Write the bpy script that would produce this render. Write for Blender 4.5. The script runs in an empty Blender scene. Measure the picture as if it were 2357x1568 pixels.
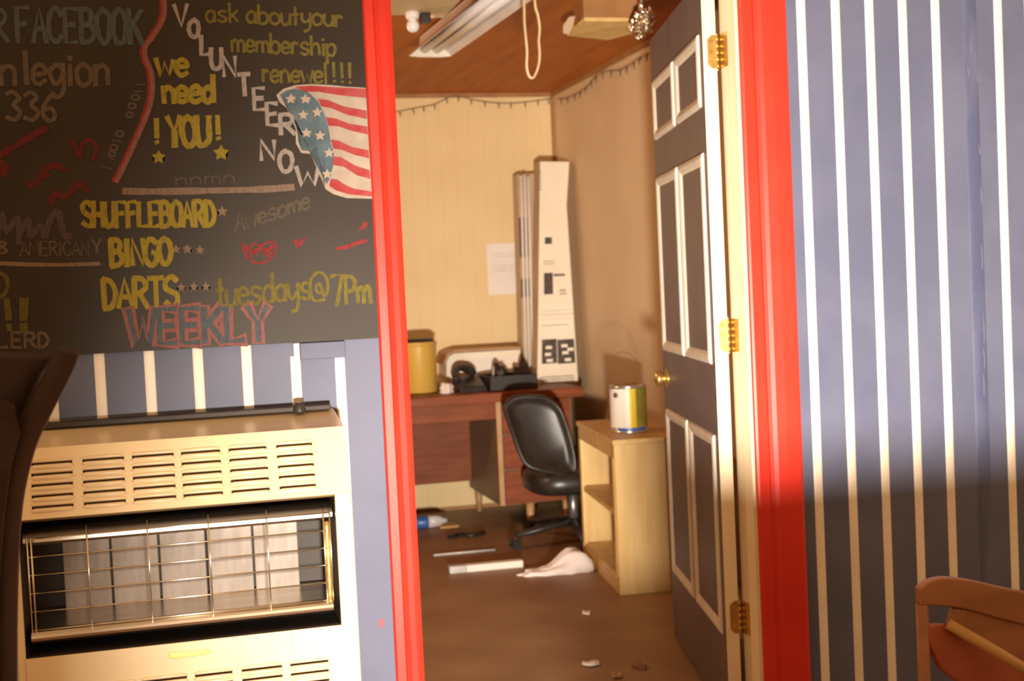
import bpy, bmesh, math, random
from mathutils import Vector, Matrix

random.seed(7)
scene = bpy.context.scene
COL = scene.collection

# ------------------------------------------------------------------ camera
CAM = Vector((0.0, -3.214, 1.239))
FPX = 3050.0
YAW, PIT, ROL = (math.radians(a) for a in (14.5, 2.4, -2.67))
fw = Vector((math.sin(YAW) * math.cos(PIT), math.cos(YAW) * math.cos(PIT), -math.sin(PIT)))
rt0 = Vector((math.cos(YAW), -math.sin(YAW), 0.0))
up0 = rt0.cross(fw)
rt = rt0 * math.cos(ROL) + up0 * math.sin(ROL)
up = rt.cross(fw)
cd = bpy.data.cameras.new('camera')
cam = bpy.data.objects.new('camera', cd)
COL.objects.link(cam)
cam.matrix_world = Matrix(((rt.x, up.x, -fw.x, CAM.x), (rt.y, up.y, -fw.y, CAM.y),
                           (rt.z, up.z, -fw.z, CAM.z), (0, 0, 0, 1)))
cd.sensor_width = 36.0
cd.sensor_fit = 'HORIZONTAL'
cd.lens = 36.0 * FPX / 2357.0
cd.clip_start = 0.05
cd.dof.use_dof = True
cd.dof.focus_distance = 2.2
cd.dof.aperture_fstop = 7.0
scene.camera = cam

# ------------------------------------------------------------------ world, lights, exposure
w = bpy.data.worlds.new('world')
scene.world = w
w.use_nodes = True
bg = w.node_tree.nodes['Background']
bg.inputs[0].default_value = (1.0, 0.56, 0.26, 1)
bg.inputs[1].default_value = 0.80

def light(name, kind, loc, power, color, size=0.1, target=None, spot=None, blend=1.0):
    l = bpy.data.lights.new(name, kind)
    l.energy = power
    l.color = color
    l.shadow_soft_size = size
    o = bpy.data.objects.new(name, l)
    COL.objects.link(o)
    o.location = loc
    if target is not None:
        d = Vector(target) - Vector(loc)
        o.rotation_euler = d.to_track_quat('-Z', 'Y').to_euler()
    if spot:
        l.spot_size = math.radians(spot)
        l.spot_blend = blend
    return o

FLASH = (0.12, -3.20, 0.58)
light('flash_lamp', 'SPOT', FLASH, 1900, (1.0, 0.88, 0.74), 0.075, (2.0, 0.0, 0.58), 79, 1.0)
light('room_fill', 'POINT', (-0.2, 2.1, 1.75), 42, (1.0, 0.66, 0.36), 0.15)  # added warm fill out of view; no fixture stands here

scene.view_settings.view_transform = 'Standard'
scene.view_settings.look = 'None'
scene.view_settings.exposure = 0.0
scene.view_settings.gamma = 1.0

# ------------------------------------------------------------------ helpers
def at(px, py, axis, val):
    """photo pixel -> world point on the plane axis = val"""
    d = fw + rt * ((px - 1178.5) / FPX) - up * ((py - 784.0) / FPX)
    t = (val - CAM[axis]) / d[axis]
    return CAM + d * t

MATS = {}
def mat(name, col, rough=0.5, metal=0.0, spec=0.5, col2=None, scale=8.0, lo=0.4, hi=0.6, stretch=(1, 1, 1),
        bump=0.0, bscale=60.0, coat=0.0, trans=0.0, aniso=0.0, detail=4.0):
    if name in MATS:
        return MATS[name]
    m = bpy.data.materials.new(name)
    m.use_nodes = True
    nt = m.node_tree
    b = nt.nodes['Principled BSDF']
    b.inputs['Base Color'].default_value = (*col, 1)
    b.inputs['Roughness'].default_value = rough
    b.inputs['Metallic'].default_value = metal
    b.inputs['Specular IOR Level'].default_value = spec
    b.inputs['Coat Weight'].default_value = coat
    b.inputs['Transmission Weight'].default_value = trans
    b.inputs['Anisotropic'].default_value = aniso
    tc = nt.nodes.new('ShaderNodeTexCoord')
    mp = nt.nodes.new('ShaderNodeMapping')
    mp.inputs['Scale'].default_value = stretch
    nt.links.new(tc.outputs['Object'], mp.inputs[0])
    if col2:
        n = nt.nodes.new('ShaderNodeTexNoise')
        n.inputs['Scale'].default_value = scale
        n.inputs['Detail'].default_value = detail
        r = nt.nodes.new('ShaderNodeValToRGB')
        r.color_ramp.elements[0].position = lo
        r.color_ramp.elements[1].position = hi
        r.color_ramp.elements[0].color = (*col, 1)
        r.color_ramp.elements[1].color = (*col2, 1)
        nt.links.new(mp.outputs[0], n.inputs['Vector'])
        nt.links.new(n.outputs[0], r.inputs[0])
        nt.links.new(r.outputs[0], b.inputs['Base Color'])
    if bump:
        n2 = nt.nodes.new('ShaderNodeTexNoise')
        n2.inputs['Scale'].default_value = bscale
        n2.inputs['Detail'].default_value = 3
        bn = nt.nodes.new('ShaderNodeBump')
        bn.inputs['Strength'].default_value = bump
        bn.inputs['Distance'].default_value = 0.01
        nt.links.new(mp.outputs[0], n2.inputs['Vector'])
        nt.links.new(n2.outputs[0], bn.inputs['Height'])
        nt.links.new(bn.outputs[0], b.inputs['Normal'])
    MATS[name] = m
    return m

def ob(name, bm, mats, parent=None, smooth=False, origin=None, bevel=0.0):
    """one mesh object from a bmesh in world coordinates"""
    if bevel:
        pass
    me = bpy.data.meshes.new(name)
    bmesh.ops.recalc_face_normals(bm, faces=bm.faces)
    if smooth:
        for f in bm.faces:
            f.smooth = True
    bm.to_mesh(me)
    bm.free()
    for m in (mats if isinstance(mats, (list, tuple)) else [mats]):
        me.materials.append(m)
    o = bpy.data.objects.new(name, me)
    COL.objects.link(o)
    vs = me.vertices
    if origin is None:
        xs = [v.co.x for v in vs]; ys = [v.co.y for v in vs]; zs = [v.co.z for v in vs]
        origin = Vector(((min(xs) + max(xs)) / 2, (min(ys) + max(ys)) / 2, min(zs)))
    origin = Vector(origin)
    me.transform(Matrix.Translation(-origin))
    base = Vector((0, 0, 0))
    p = parent
    while p is not None:
        base += p.location
        p = p.parent
    o.parent = parent
    o.location = origin - base
    if bevel:
        bv = o.modifiers.new('bevel', 'BEVEL')
        bv.width = bevel
        bv.segments = 3
        bv.limit_method = 'ANGLE'
        bv.angle_limit = math.radians(35)
        for f in me.polygons:
            f.use_smooth = True
        o.modifiers.new('wn', 'WEIGHTED_NORMAL')
    return o

def empty(name, loc, label, cat, group=None):
    o = bpy.data.objects.new(name, None)
    COL.objects.link(o)
    o.location = loc
    o.empty_display_size = 0.05
    return tag(o, label, cat, group)

def tag(o, label, cat, group=None, kind=None):
    if label: o['label'] = label
    if cat: o['category'] = cat
    if group: o['group'] = group
    if kind: o['kind'] = kind
    return o

def struct(name, bm, mats, label=None, cat=None, smooth=False, bevel=0.0):
    o = ob(name, bm, mats, None, smooth, bevel=bevel)
    return tag(o, label, cat, None, 'structure')

def B():
    return bmesh.new()

def box(bm, x0, x1, y0, y1, z0, z1, mi=0, M=None):
    vs = [bm.verts.new((x, y, z)) for z in (z0, z1) for y in (y0, y1) for x in (x0, x1)]
    if M is not None:
        for v in vs:
            v.co = M @ v.co
    for idx in ((0, 2, 3, 1), (4, 5, 7, 6), (0, 1, 5, 4), (2, 6, 7, 3), (0, 4, 6, 2), (1, 3, 7, 5)):
        f = bm.faces.new([vs[i] for i in idx])
        f.material_index = mi
    return vs

def hexa(bm, low, high, mi=0):
    """two matching loops of points joined to a closed solid"""
    a = [bm.verts.new(p) for p in low]
    b = [bm.verts.new(p) for p in high]
    n = len(a)
    fs = [bm.faces.new(a), bm.faces.new(b)]
    for i in range(n):
        fs.append(bm.faces.new((a[i], a[(i + 1) % n], b[(i + 1) % n], b[i])))
    for f in fs:
        f.material_index = mi

def catmull(pts, n=6, closed=False):
    pts = [Vector(p) for p in pts]
    if len(pts) < 3:
        return pts
    out = []
    L = len(pts)
    rng = range(L) if closed else range(L - 1)
    for i in rng:
        p1 = pts[i]; p2 = pts[(i + 1) % L]
        p0 = pts[i - 1] if (i > 0 or closed) else p1 * 2 - p2
        p3 = pts[(i + 2) % L] if (i + 2 < L or closed) else p2 * 2 - p1
        for k in range(n):
            t = k / n
            out.append(0.5 * ((2 * p1) + (p2 - p0) * t + (2 * p0 - 5 * p1 + 4 * p2 - p3) * t * t
                              + (3 * p1 - p0 - 3 * p2 + p3) * t ** 3))
    if not closed:
        out.append(pts[-1])
    return out

def tube(bm, pts, r, seg=10, closed=False, mi=0, flat=None):
    """round tube along points; r a number or a list; flat=(a,b) gives an elliptical section"""
    pts = [Vector(p) for p in pts]
    n = len(pts)
    rs = r if isinstance(r, (list, tuple)) else [r] * n
    rings = []
    ref = None
    for i in range(n):
        if closed:
            t = pts[(i + 1) % n] - pts[i - 1]
        else:
            t = pts[min(i + 1, n - 1)] - pts[max(i - 1, 0)]
        t.normalize()
        if ref is None:
            ref = Vector((0, 0, 1)) if abs(t.z) < 0.9 else Vector((1, 0, 0))
        a = (ref - t * ref.dot(t)).normalized()
        ref = a
        b = t.cross(a)
        fa, fb = flat or (1, 1)
        rings.append([bm.verts.new(pts[i] + (a * math.cos(k * 2 * math.pi / seg) * fa + b * math.sin(k * 2 * math.pi / seg) * fb) * rs[i])
                      for k in range(seg)])
    for i in range(n if closed else n - 1):
        A, Bq = rings[i], rings[(i + 1) % n]
        for k in range(seg):
            f = bm.faces.new((A[k], A[(k + 1) % seg], Bq[(k + 1) % seg], Bq[k]))
            f.material_index = mi
            f.smooth = True
    if not closed:
        for rg in (rings[0], rings[-1]):
            f = bm.faces.new(rg)
            f.material_index = mi

def lathe(bm, c, prof, seg=28, mi=0, M=None):
    """prof: list of (radius, z) around a vertical axis at c"""
    rings = []
    for r, z in prof:
        rings.append([bm.verts.new((c[0] + max(r, 1e-4) * math.cos(k * 2 * math.pi / seg),
                                    c[1] + max(r, 1e-4) * math.sin(k * 2 * math.pi / seg), c[2] + z)) for k in range(seg)])
    if M is not None:
        for rg in rings:
            for v in rg:
                v.co = M @ v.co
    for A, Bq in zip(rings, rings[1:]):
        for k in range(seg):
            f = bm.faces.new((A[k], A[(k + 1) % seg], Bq[(k + 1) % seg], Bq[k]))
            f.material_index = mi
            f.smooth = True
    for rg in (rings[0], rings[-1]):
        f = bm.faces.new(rg)
        f.material_index = mi

def prism_z(bm, poly, z0, z1, mi=0):
    hexa(bm, [(x, y, z0) for x, y in poly], [(x, y, z1) for x, y in poly], mi)

# ------------------------------------------------------------------ materials
blue = mat('blue_paint', (0.092, 0.103, 0.165), 0.48, spec=0.25, col2=(0.112, 0.122, 0.190), scale=3.5)
white_gr = mat('white_stripe_paint', (0.80, 0.74, 0.64), 0.5, col2=(0.74, 0.67, 0.56), scale=5)
scuff = mat('scuffed_blue_paint', (0.065, 0.078, 0.150), 0.48, col2=(0.12, 0.13, 0.20), scale=7, stretch=(2, 2, 0.5), lo=0.45, hi=0.75)
red = mat('red_gloss_paint', (0.54, 0.026, 0.014), 0.42, spec=0.35, col2=(0.60, 0.032, 0.016), scale=4)
cream_paint = mat('cream_door_paint', (0.80, 0.70, 0.50), 0.45, col2=(0.76, 0.65, 0.45), scale=6)
board_m = mat('chalkboard_black', (0.022, 0.0145, 0.0085), 0.5, spec=0.28, col2=(0.032, 0.022, 0.0135), scale=3.0, lo=0.35, hi=0.75)
heater_m = mat('cream_enamel', (0.80, 0.66, 0.42), 0.28, spec=0.5, col2=(0.77, 0.62, 0.38), scale=3)
dark_in = mat('dark_interior', (0.022, 0.013, 0.010), 0.6, col2=(0.03, 0.018, 0.012), scale=9)
chrome = mat('worn_chrome', (0.72, 0.66, 0.58), 0.27, 1.0, col2=(0.62, 0.52, 0.40), scale=4, stretch=(0.4, 1, 3))
wire_m = mat('bright_wire', (0.85, 0.78, 0.62), 0.22, 1.0)
plaque_m = mat('ceramic_plaque', (0.36, 0.30, 0.26), 0.55, col2=(0.28, 0.23, 0.19), scale=14, stretch=(3, 1, 0.6))
gold_m = mat('gold_badge', (0.75, 0.52, 0.16), 0.3, 0.8, col2=(0.66, 0.44, 0.12), scale=30)
brass = mat('brass', (0.72, 0.50, 0.17), 0.28, 0.9, col2=(0.60, 0.40, 0.12), scale=40)
door_m = mat('dark_purple_door_paint', (0.135, 0.100, 0.100), 0.46, col2=(0.155, 0.115, 0.115), scale=5)
mould_m = mat('white_moulding_paint', (0.70, 0.64, 0.56), 0.45, col2=(0.64, 0.57, 0.48), scale=12)
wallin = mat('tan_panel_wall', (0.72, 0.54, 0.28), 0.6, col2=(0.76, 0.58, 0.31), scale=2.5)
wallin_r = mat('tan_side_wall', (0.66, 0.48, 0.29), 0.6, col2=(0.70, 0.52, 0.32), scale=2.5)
ceil_m = mat('brown_wood_ceiling', (0.36, 0.098, 0.010), 0.55, spec=0.15, col2=(0.43, 0.125, 0.014), scale=3, stretch=(6, 0.6, 1))
floor_m = mat('brown_concrete_floor', (0.26, 0.135, 0.066), 0.55, col2=(0.34, 0.20, 0.105), scale=3.2, lo=0.35, hi=0.7)
brown_trim = mat('brown_trim', (0.30, 0.14, 0.045), 0.5, col2=(0.35, 0.17, 0.06), scale=10)
desk_m = mat('red_brown_wood', (0.18, 0.040, 0.010), 0.5, spec=0.3, col2=(0.23, 0.058, 0.016), scale=5, stretch=(1, 1, 6))
desk_side = mat('grey_brown_wood', (0.17, 0.10, 0.055), 0.5, col2=(0.21, 0.13, 0.07), scale=5)
desk_edge = mat('tan_wood_edge', (0.42, 0.23, 0.10), 0.45, col2=(0.48, 0.28, 0.13), scale=8)
pine = mat('pale_pine', (0.68, 0.46, 0.18), 0.5, col2=(0.60, 0.38, 0.13), scale=4, stretch=(4, 4, 0.7))
black_v = mat('black_vinyl', (0.018, 0.014, 0.012), 0.36, spec=0.5, col2=(0.026, 0.02, 0.017), scale=20)
black_p = mat('black_plastic', (0.022, 0.018, 0.018), 0.4, col2=(0.03, 0.025, 0.024), scale=20)
grey_metal = mat('dull_grey_metal', (0.30, 0.27, 0.26), 0.35, 0.8, col2=(0.25, 0.22, 0.2), scale=12)
cloth_w = mat('white_cloth', (0.82, 0.74, 0.70), 0.8, col2=(0.74, 0.65, 0.61), scale=9, bump=0.3, bscale=30)
paper_m = mat('white_paper', (0.80, 0.74, 0.68), 0.8, col2=(0.76, 0.69, 0.62), scale=6)
print_m = mat('printed_ink', (0.05, 0.035, 0.03), 0.7, col2=(0.10, 0.07, 0.06), scale=40)
print_l = mat('faint_ink', (0.30, 0.24, 0.19), 0.8, col2=(0.40, 0.33, 0.26), scale=60)
mat('pale_ink', (0.62, 0.55, 0.49), 0.8, col2=(0.68, 0.61, 0.55), scale=60)
carton_m = mat('white_carton', (0.82, 0.74, 0.60), 0.6, col2=(0.78, 0.69, 0.54), scale=4)
carton_s = mat('tan_carton_side', (0.52, 0.38, 0.24), 0.6, col2=(0.46, 0.33, 0.2), scale=5)
yellow_p = mat('yellow_plastic', (0.66, 0.42, 0.09), 0.35, col2=(0.60, 0.37, 0.07), scale=3, stretch=(2, 2, .5))
cord_m = mat('cream_cord', (0.72, 0.55, 0.33), 0.7, col2=(0.62, 0.45, 0.25), scale=30, stretch=(1, 1, 0.3))
grey_hood = mat('grey_enamel', (0.62, 0.57, 0.55), 0.4, col2=(0.55, 0.5, 0.47), scale=5)
tube_m = mat('milky_tube_glass', (0.72, 0.68, 0.66), 0.25, col2=(0.68, 0.64, 0.62), scale=5)
bulb_m = mat('frosted_glass', (0.86, 0.82, 0.80), 0.12, col2=(0.82, 0.78, 0.76), scale=5, coat=0.5)
beige_m = mat('beige_paint', (0.60, 0.46, 0.26), 0.55, col2=(0.54, 0.40, 0.22), scale=4)
foil_m = mat('crinkled_foil', (0.85, 0.78, 0.62), 0.18, 1.0, bump=1.0, bscale=45, col2=(0.7, 0.62, 0.46), scale=20)
wire_d = mat('dark_wire', (0.10, 0.075, 0.05), 0.6, col2=(0.14, 0.10, 0.07), scale=30)
can_m = mat('tin_can_metal', (0.78, 0.76, 0.72), 0.24, 0.9, col2=(0.72, 0.7, 0.66), scale=10)
can_lab = mat('white_can_label', (0.78, 0.74, 0.66), 0.35, col2=(0.74, 0.70, 0.62), scale=6)
can_yel = mat('yellow_can_glint', (0.72, 0.52, 0.03), 0.35, col2=(0.66, 0.46, 0.03), scale=6)
can_grn = mat('olive_can_label', (0.20, 0.17, 0.03), 0.4, col2=(0.30, 0.24, 0.04), scale=10)
blue_p = mat('blue_plastic', (0.03, 0.09, 0.33), 0.35, col2=(0.05, 0.12, 0.4), scale=8)
clear_p = mat('cloudy_plastic', (0.62, 0.6, 0.6), 0.25, col2=(0.5, 0.48, 0.48), scale=12)
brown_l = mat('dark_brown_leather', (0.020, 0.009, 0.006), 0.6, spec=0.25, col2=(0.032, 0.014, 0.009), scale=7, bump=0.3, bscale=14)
bent_w = mat('bent_brown_wood', (0.032, 0.016, 0.011), 0.6, spec=0.3, col2=(0.045, 0.022, 0.014), scale=6, stretch=(3, 3, 0.6))
bench_w = mat('red_brown_bench_wood', (0.26, 0.105, 0.040), 0.5, col2=(0.33, 0.14, 0.055), scale=5, stretch=(0.6, 3, 3))
bench_e = mat('yellow_wood_edge', (0.50, 0.29, 0.10), 0.5, col2=(0.44, 0.24, 0.08), scale=6)
maroon = mat('maroon_vinyl', (0.30, 0.07, 0.03), 0.5, col2=(0.36, 0.09, 0.04), scale=6)

# ------------------------------------------------------------------ the setting
OX0, OX1 = 0.5635, 1.484          # clear opening between jamb faces
WT = 0.12                        # wall thickness
bm = B()
box(bm, -2.4, OX0 - 0.02, 0, WT, 0, 2.9)
box(bm, OX1 + 0.02, 4.2, 0, WT, 0, 2.9)
box(bm, OX0 - 0.02, OX1 + 0.02, 0, WT, 2.08, 2.9)
def batten(x, w, z0, z1, mi=1):
    n = 8
    low, high = [], []
    for k in range(n + 1):
        a = math.pi * k / n
        low.append((x - math.cos(a) * w / 2, 0.001 - math.sin(a) * 0.0035, z0))
        high.append((x - math.cos(a) * w / 2, 0.001 - math.sin(a) * 0.0035, z1))
    hexa(bm, low, high, mi)
for i, px in enumerate((-5, 120, 232, 347, 459, 571, 683, 785)):
    x = at(px, 890, 1, 0).x
    batten(x, 0.025, 0.10, 1.092 if i >= 6 else 2.9)
for px in (1863, 1942, 2019, 2095, 2170, 2313, 2383, 2452, 2600, 2700):
    x = at(px, 560, 1, 0).x
    batten(x, 0.027, 0.10, 2.9)
batten(at(2243, 400, 1, 0).x, 0.045, 0.10, 2.9, 2)      # painted-over strip
# pale scratches on the painted-over strip
for (px, py, l) in ((2232, 85, 40), (2226, 150, 30), (2248, 170, 18), (2252, 330, 26), (2256, 430, 40), (2258, 560, 60),
                    (2262, 720, 70), (2263, 800, 50), (2262, 860, 50)):
    a = at(px, py, 1, -0.0040); b = at(px + 3, py + l, 1, -0.0040)
    tube(bm, [a, (a + b) / 2 + Vector((0.002, 0, 0)), b], 0.0006, 5, mi=3)
c = at(877, 1435, 1, 0)
hexa(bm, [(c.x + 0.007 * math.cos(k), -0.0005, c.z + 0.013 * math.sin(k)) for k in (0, 1, 2, 3, 4, 5)], [(c.x + 0.007 * math.cos(k), 0.001, c.z + 0.013 * math.sin(k)) for k in (0, 1, 2, 3, 4, 5)], 4)
scratch = mat('pale_scratch', (0.26, 0.27, 0.32), 0.6, col2=(0.20, 0.21, 0.27), scale=40)
red_dab = mat('faded_red_dab', (0.30, 0.05, 0.06), 0.6, col2=(0.25, 0.06, 0.08), scale=60)
struct('wall_hall', bm, [blue, white_gr, scuff, scratch, red_dab])

# casing profile along z  (x offset, y depth)
def casing(name, x0, prof):
    bm = B()
    poly = [(x0 + a, -b) for a, b in prof] + [(x0 + prof[-1][0], 0.0), (x0 + prof[0][0], 0.0)]
    prism_z(bm, poly, 0.0, 2.14)
    return struct(name, bm, red)
casing('trim_1', 0.495, [(0, 0.010), (0.004, 0.016), (0.024, 0.017), (0.028, 0.012), (0.034, 0.010), (0.040, 0.014),
                         (0.054, 0.013), (0.062, 0.011), (0.070, 0.008)])
casing('trim_2', 1.478, [(0, 0.010), (0.006, 0.013), (0.034, 0.013), (0.040, 0.008), (0.050, 0.010), (0.060, 0.016),
                         (0.086, 0.019), (0.120, 0.020), (0.132, 0.012)])
bm = B()
hexa(bm, [(0.495, -0.016, 2.14), (1.61, -0.016, 2.14), (1.61, -0.016, 2.075), (0.495, -0.016, 2.075)][::-1],
     [(0.495, 0, 2.14), (1.61, 0, 2.14), (1.61, 0, 2.075), (0.495, 0, 2.075)][::-1])
struct('trim_3', bm, red)
# cream door jambs with stop
bm = B()
box(bm, OX0 - 0.02, OX0, 0.0, WT + 0.01, 0, 2.06)
box(bm, OX1, OX1 + 0.02, 0.0, WT + 0.01, 0, 2.06)
box(bm, OX0 - 0.02, OX1 + 0.02, 0.0, WT + 0.01, 2.06, 2.08)
box(bm, OX0, OX0 + 0.006, 0.03, 0.075, 0, 2.06)
box(bm, OX1 - 0.006, OX1, 0.02, 0.070, 0, 2.06)
struct('trim_4', bm, cream_paint)

# room shell
RX0, RX1, RY, CZ = -1.3, 2.17, 4.0, 2.31
bm = B()
nx = 42
for i in range(nx):                           # back wall of narrow boards with fine grooves
    a = RX0 + (RX1 - RX0) * i / nx; b = RX0 + (RX1 - RX0) * (i + 1) / nx
    g = 0.001
    hexa(bm, [(a, RY + 0.0012, 0), (a + g, RY, 0), (b - g, RY, 0), (b, RY + 0.0012, 0), (b, RY + 0.08, 0), (a, RY + 0.08, 0)],
         [(a, RY + 0.0012, CZ), (a + g, RY, CZ), (b - g, RY, CZ), (b, RY + 0.0012, CZ), (b, RY + 0.08, CZ), (a, RY + 0.08, CZ)])
struct('wall_back', bm, wallin)
bm = B(); box(bm, RX1, RX1 + 0.08, WT, RY + 0.08, 0, CZ); struct('wall_right', bm, wallin_r)
bm = B(); box(bm, RX0 - 0.08, RX0, WT, RY + 0.08, 0, CZ); struct('wall_left', bm, wallin_r)
bm = B(); box(bm, RX0 - 0.08, RX1 + 0.08, WT, RY + 0.08, CZ, CZ + 0.06); struct('ceiling', bm, ceil_m)
bm = B(); box(bm, -2.4, 4.2, -5.2, RY + 0.08, -0.06, 0); struct('floor', bm, floor_m)
bm = B(); box(bm, RX1 - 0.018, RX1, RY - 0.018, RY, 0.09, CZ); struct('trim_5', bm, brown_trim)
bm = B()
box(bm, RX0, RX1 - 0.02, RY - 0.02, RY, CZ - 0.022, CZ)
box(bm, RX1 - 0.02, RX1, WT, RY, CZ - 0.022, CZ)
struct('trim_6', bm, brown_trim)
bm = B(); box(bm, RX0, RX1, RY - 0.012, RY, 0, 0.02); struct('baseboard_back', bm, brown_trim)

# ------------------------------------------------------------------ door
HX, HY = 1.472, WT + 0.012                     # hinge axis
FX, FY = 1.625, 1.028                          # free end of the leaf, hall side
dv = Vector((FX - 1.435, FY - 0.135, 0)); dv.normalize()
nv = Vector((dv.y, -dv.x, 0))                  # to the right
DW, DT, DZ0, DZ1 = 0.912, 0.036, 0.012, 2.04
D0 = Vector((1.435, 0.135, 0))
def dp(u, t, z):
    return D0 + dv * u + nv * t + Vector((0, 0, z))
bm = B()
hexa(bm, [dp(0, 0, DZ0), dp(DW, 0, DZ0), dp(DW, DT, DZ0), dp(0, DT, DZ0)], [dp(0, 0, DZ1), dp(DW, 0, DZ1), dp(DW, DT, DZ1), dp(0, DT, DZ1)])
for f in bm.faces:
    if abs((f.calc_center_median() - dp(0, DT / 2, 1)).dot(dv)) < 0.01:
        f.material_index = 1                   # bare cream hinge edge
door = struct('door_1', bm, [door_m, cream_paint])
# pixel bounds read on the leaf are turned into leaf coordinates (u from the hinge, z)
def leaf(px, py):
    d = fw + rt * ((px - 1178.5) / FPX) - up * ((py - 784.0) / FPX)
    t = (D0 - CAM).dot(nv) / d.dot(nv)
    p = CAM + d * t - D0
    return p.dot(dv), p.z
colA = (leaf(1612, 160)[0], leaf(1556, 160)[0])
colB = (leaf(1550, 160)[0], leaf(1503, 160)[0])
zA = [(leaf(1558, 120)[1], leaf(1563, 282)[1]), (leaf(1567, 372)[1], leaf(1587, 826)[1]), (leaf(1582, 966)[1], 0.24)]
zB = [(leaf(1505, 195)[1], leaf(1508, 328)[1]), (leaf(1513, 415)[1], leaf(1532, 806)[1]), (leaf(1537, 940)[1], 0.24)]
zs = [((a[0] + b[0]) / 2, (a[1] + b[1]) / 2) for a, b in zip(zA, zB)]
print('door panels', colA, colB, zA, zB)
for (u0, u1) in (colA, colB):
    for (zt, zb) in zs:
        bm = B()
        mw = 0.036                            # moulding ring: outer, crest, inner loops, proud of the leaf
        def loop(ins, out):
            return [bm.verts.new(dp(u, -out, z)) for u, z in ((u0 + ins, zb + ins), (u1 - ins, zb + ins), (u1 - ins, zt - ins), (u0 + ins, zt - ins))]
        ls = [loop(0, -0.001), loop(0.004, 0.006), loop(0.014, 0.0085), loop(0.026, 0.005), loop(mw, -0.001)]
        for A, Bq in zip(ls, ls[1:]):
            for k in range(4):
                bm.faces.new((A[k], A[(k + 1) % 4], Bq[(k + 1) % 4], Bq[k]))
        o = ob('panel_moulding', bm, mould_m, door)
        o['label'] = 'white painted panel moulding'
# knob on the free edge side
ku, kz = leaf(1540, 872)
bm = B()
Mk = Matrix.Translation(dp(DW - 0.085, 0, kz)) @ (-nv).to_track_quat('Z', 'Y').to_matrix().to_4x4()
lathe(bm, (0, 0, 0), [(0.032, -0.001), (0.033, 0.004), (0.016, 0.008), (0.013, 0.016), (0.025, 0.022), (0.029, 0.032), (0.022, 0.042), (0.004, 0.045)], 24, M=Mk)
kn = ob('door_knob', bm, brass, door, True); kn['label'] = 'round brass knob'
for py, px in ((118, 1668), (772, 1692), (1420, 1717)):
    zc = at(px, py, 1, WT).z
    zh = 0.045
    bm = B()
    # leaf plate on the door edge, knuckle, leaf plate on the jamb
    e0 = dp(0, 0.012, zc); e1 = dp(0, DT, zc)
    pts = []
    def plate(a, b, n, rnd):
        n = Vector(n)
        d = (b - a)
        L = d.length; d.normalize()
        poly = [(0 + rnd, -zh), (L, -zh), (L, zh), (0 + rnd, zh), (0, zh - rnd), (0, -zh + rnd)]
        hexa(bm, [a + d * s + Vector((0, 0, z)) - n * 0.001 for s, z in poly], [a + d * s + Vector((0, 0, z)) + n * 0.002 for s, z in poly])
    plate(e0, e1 + nv * 0.001, -dv, 0.012)
    j0 = Vector((OX1 - 0.0005, WT + 0.012, zc)); j1 = Vector((OX1 - 0.0005, 0.072, zc))
    plate(j1, j0, (-1, 0, 0), 0.010)
    kc = Vector((OX1 - 0.009, WT + 0.016, zc))
    for k in range(5):
        za = -zh + k * zh * 2 / 5
        tube(bm, [kc + Vector((0, 0, za + 0.0008)), kc + Vector((0, 0, za + zh * 2 / 5 - 0.0008))], 0.0068, 14)
    tube(bm, [kc + Vector((0, 0, zh)), kc + Vector((0, 0, zh + 0.007))], [0.0066, 0.003], 12)
    tube(bm, [kc + Vector((0, 0, -zh)), kc + Vector((0, 0, -zh - 0.007))], [0.0066, 0.003], 12)
    for sz in (-0.027, 0.0, 0.027):           # screw heads
        c = dp(0, 0.024, zc + sz) - dv * 0.0024
        tube(bm, [c, c - dv * 0.0012], [0.0045, 0.003], 10)
    h = ob('hinge', bm, brass, door); h['label'] = 'brass butt hinge'
tag(door, 'dark purple six panel door with white mouldings standing open into the back room', 'door')

# ------------------------------------------------------------------ chalkboard and its writing
YB = -0.0095
xr_t = at(846, 0, 1, YB).x
xr = (at(846, 10, 1, YB).x + at(862, 776, 1, YB).x) / 2
zb_l = at(182, 819, 1, YB); zb_r = at(860, 777, 1, YB)
zb = (zb_l.z + zb_r.z) / 2
bm = B()
box(bm, -1.25, xr, YB, -0.0030, zb, 2.35)
board = ob('chalkboard', bm, board_m, None, bevel=0.0)
tag(board, 'large black chalkboard covered in coloured chalk writing above the cream heater', 'chalkboard')

def chalk(name, col, dens=(0.30, 0.52)):
    c2 = tuple(a * 0.66 + 0.006 for a in col)
    return mat(name, c2, 0.95, spec=0.1, col2=col, scale=110, lo=dens[0], hi=dens[1], stretch=(1.6, 1, 0.5), detail=3)
ch_y = chalk('yellow_chalk', (0.27, 0.215, 0.034))
ch_yd = chalk('rubbed_yellow_chalk', (0.165, 0.135, 0.036), (0.36, 0.66))
ch_w = chalk('white_chalk', (0.30, 0.265, 0.245))
ch_f = chalk('faded_white_chalk', (0.135, 0.105, 0.080), (0.38, 0.68))
ch_ff = chalk('very_faint_chalk', (0.105, 0.085, 0.066), (0.30, 0.6))
ch_t = chalk('tan_chalk', (0.20, 0.145, 0.11))
ch_b = chalk('blue_chalk', (0.085, 0.105, 0.118), (0.34, 0.62))
ch_r = chalk('red_chalk', (0.24, 0.04, 0.042), (0.36, 0.62))
ch_rf = chalk('faded_red_chalk', (0.13, 0.028, 0.028), (0.40, 0.70))
ch_p = chalk('pink_chalk', (0.23, 0.10, 0.09))
ch_l = chalk('lilac_chalk', (0.09, 0.065, 0.085), (0.36, 0.70))
ch_g = chalk('olive_chalk', (0.12, 0.105, 0.03), (0.36, 0.66))
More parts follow.
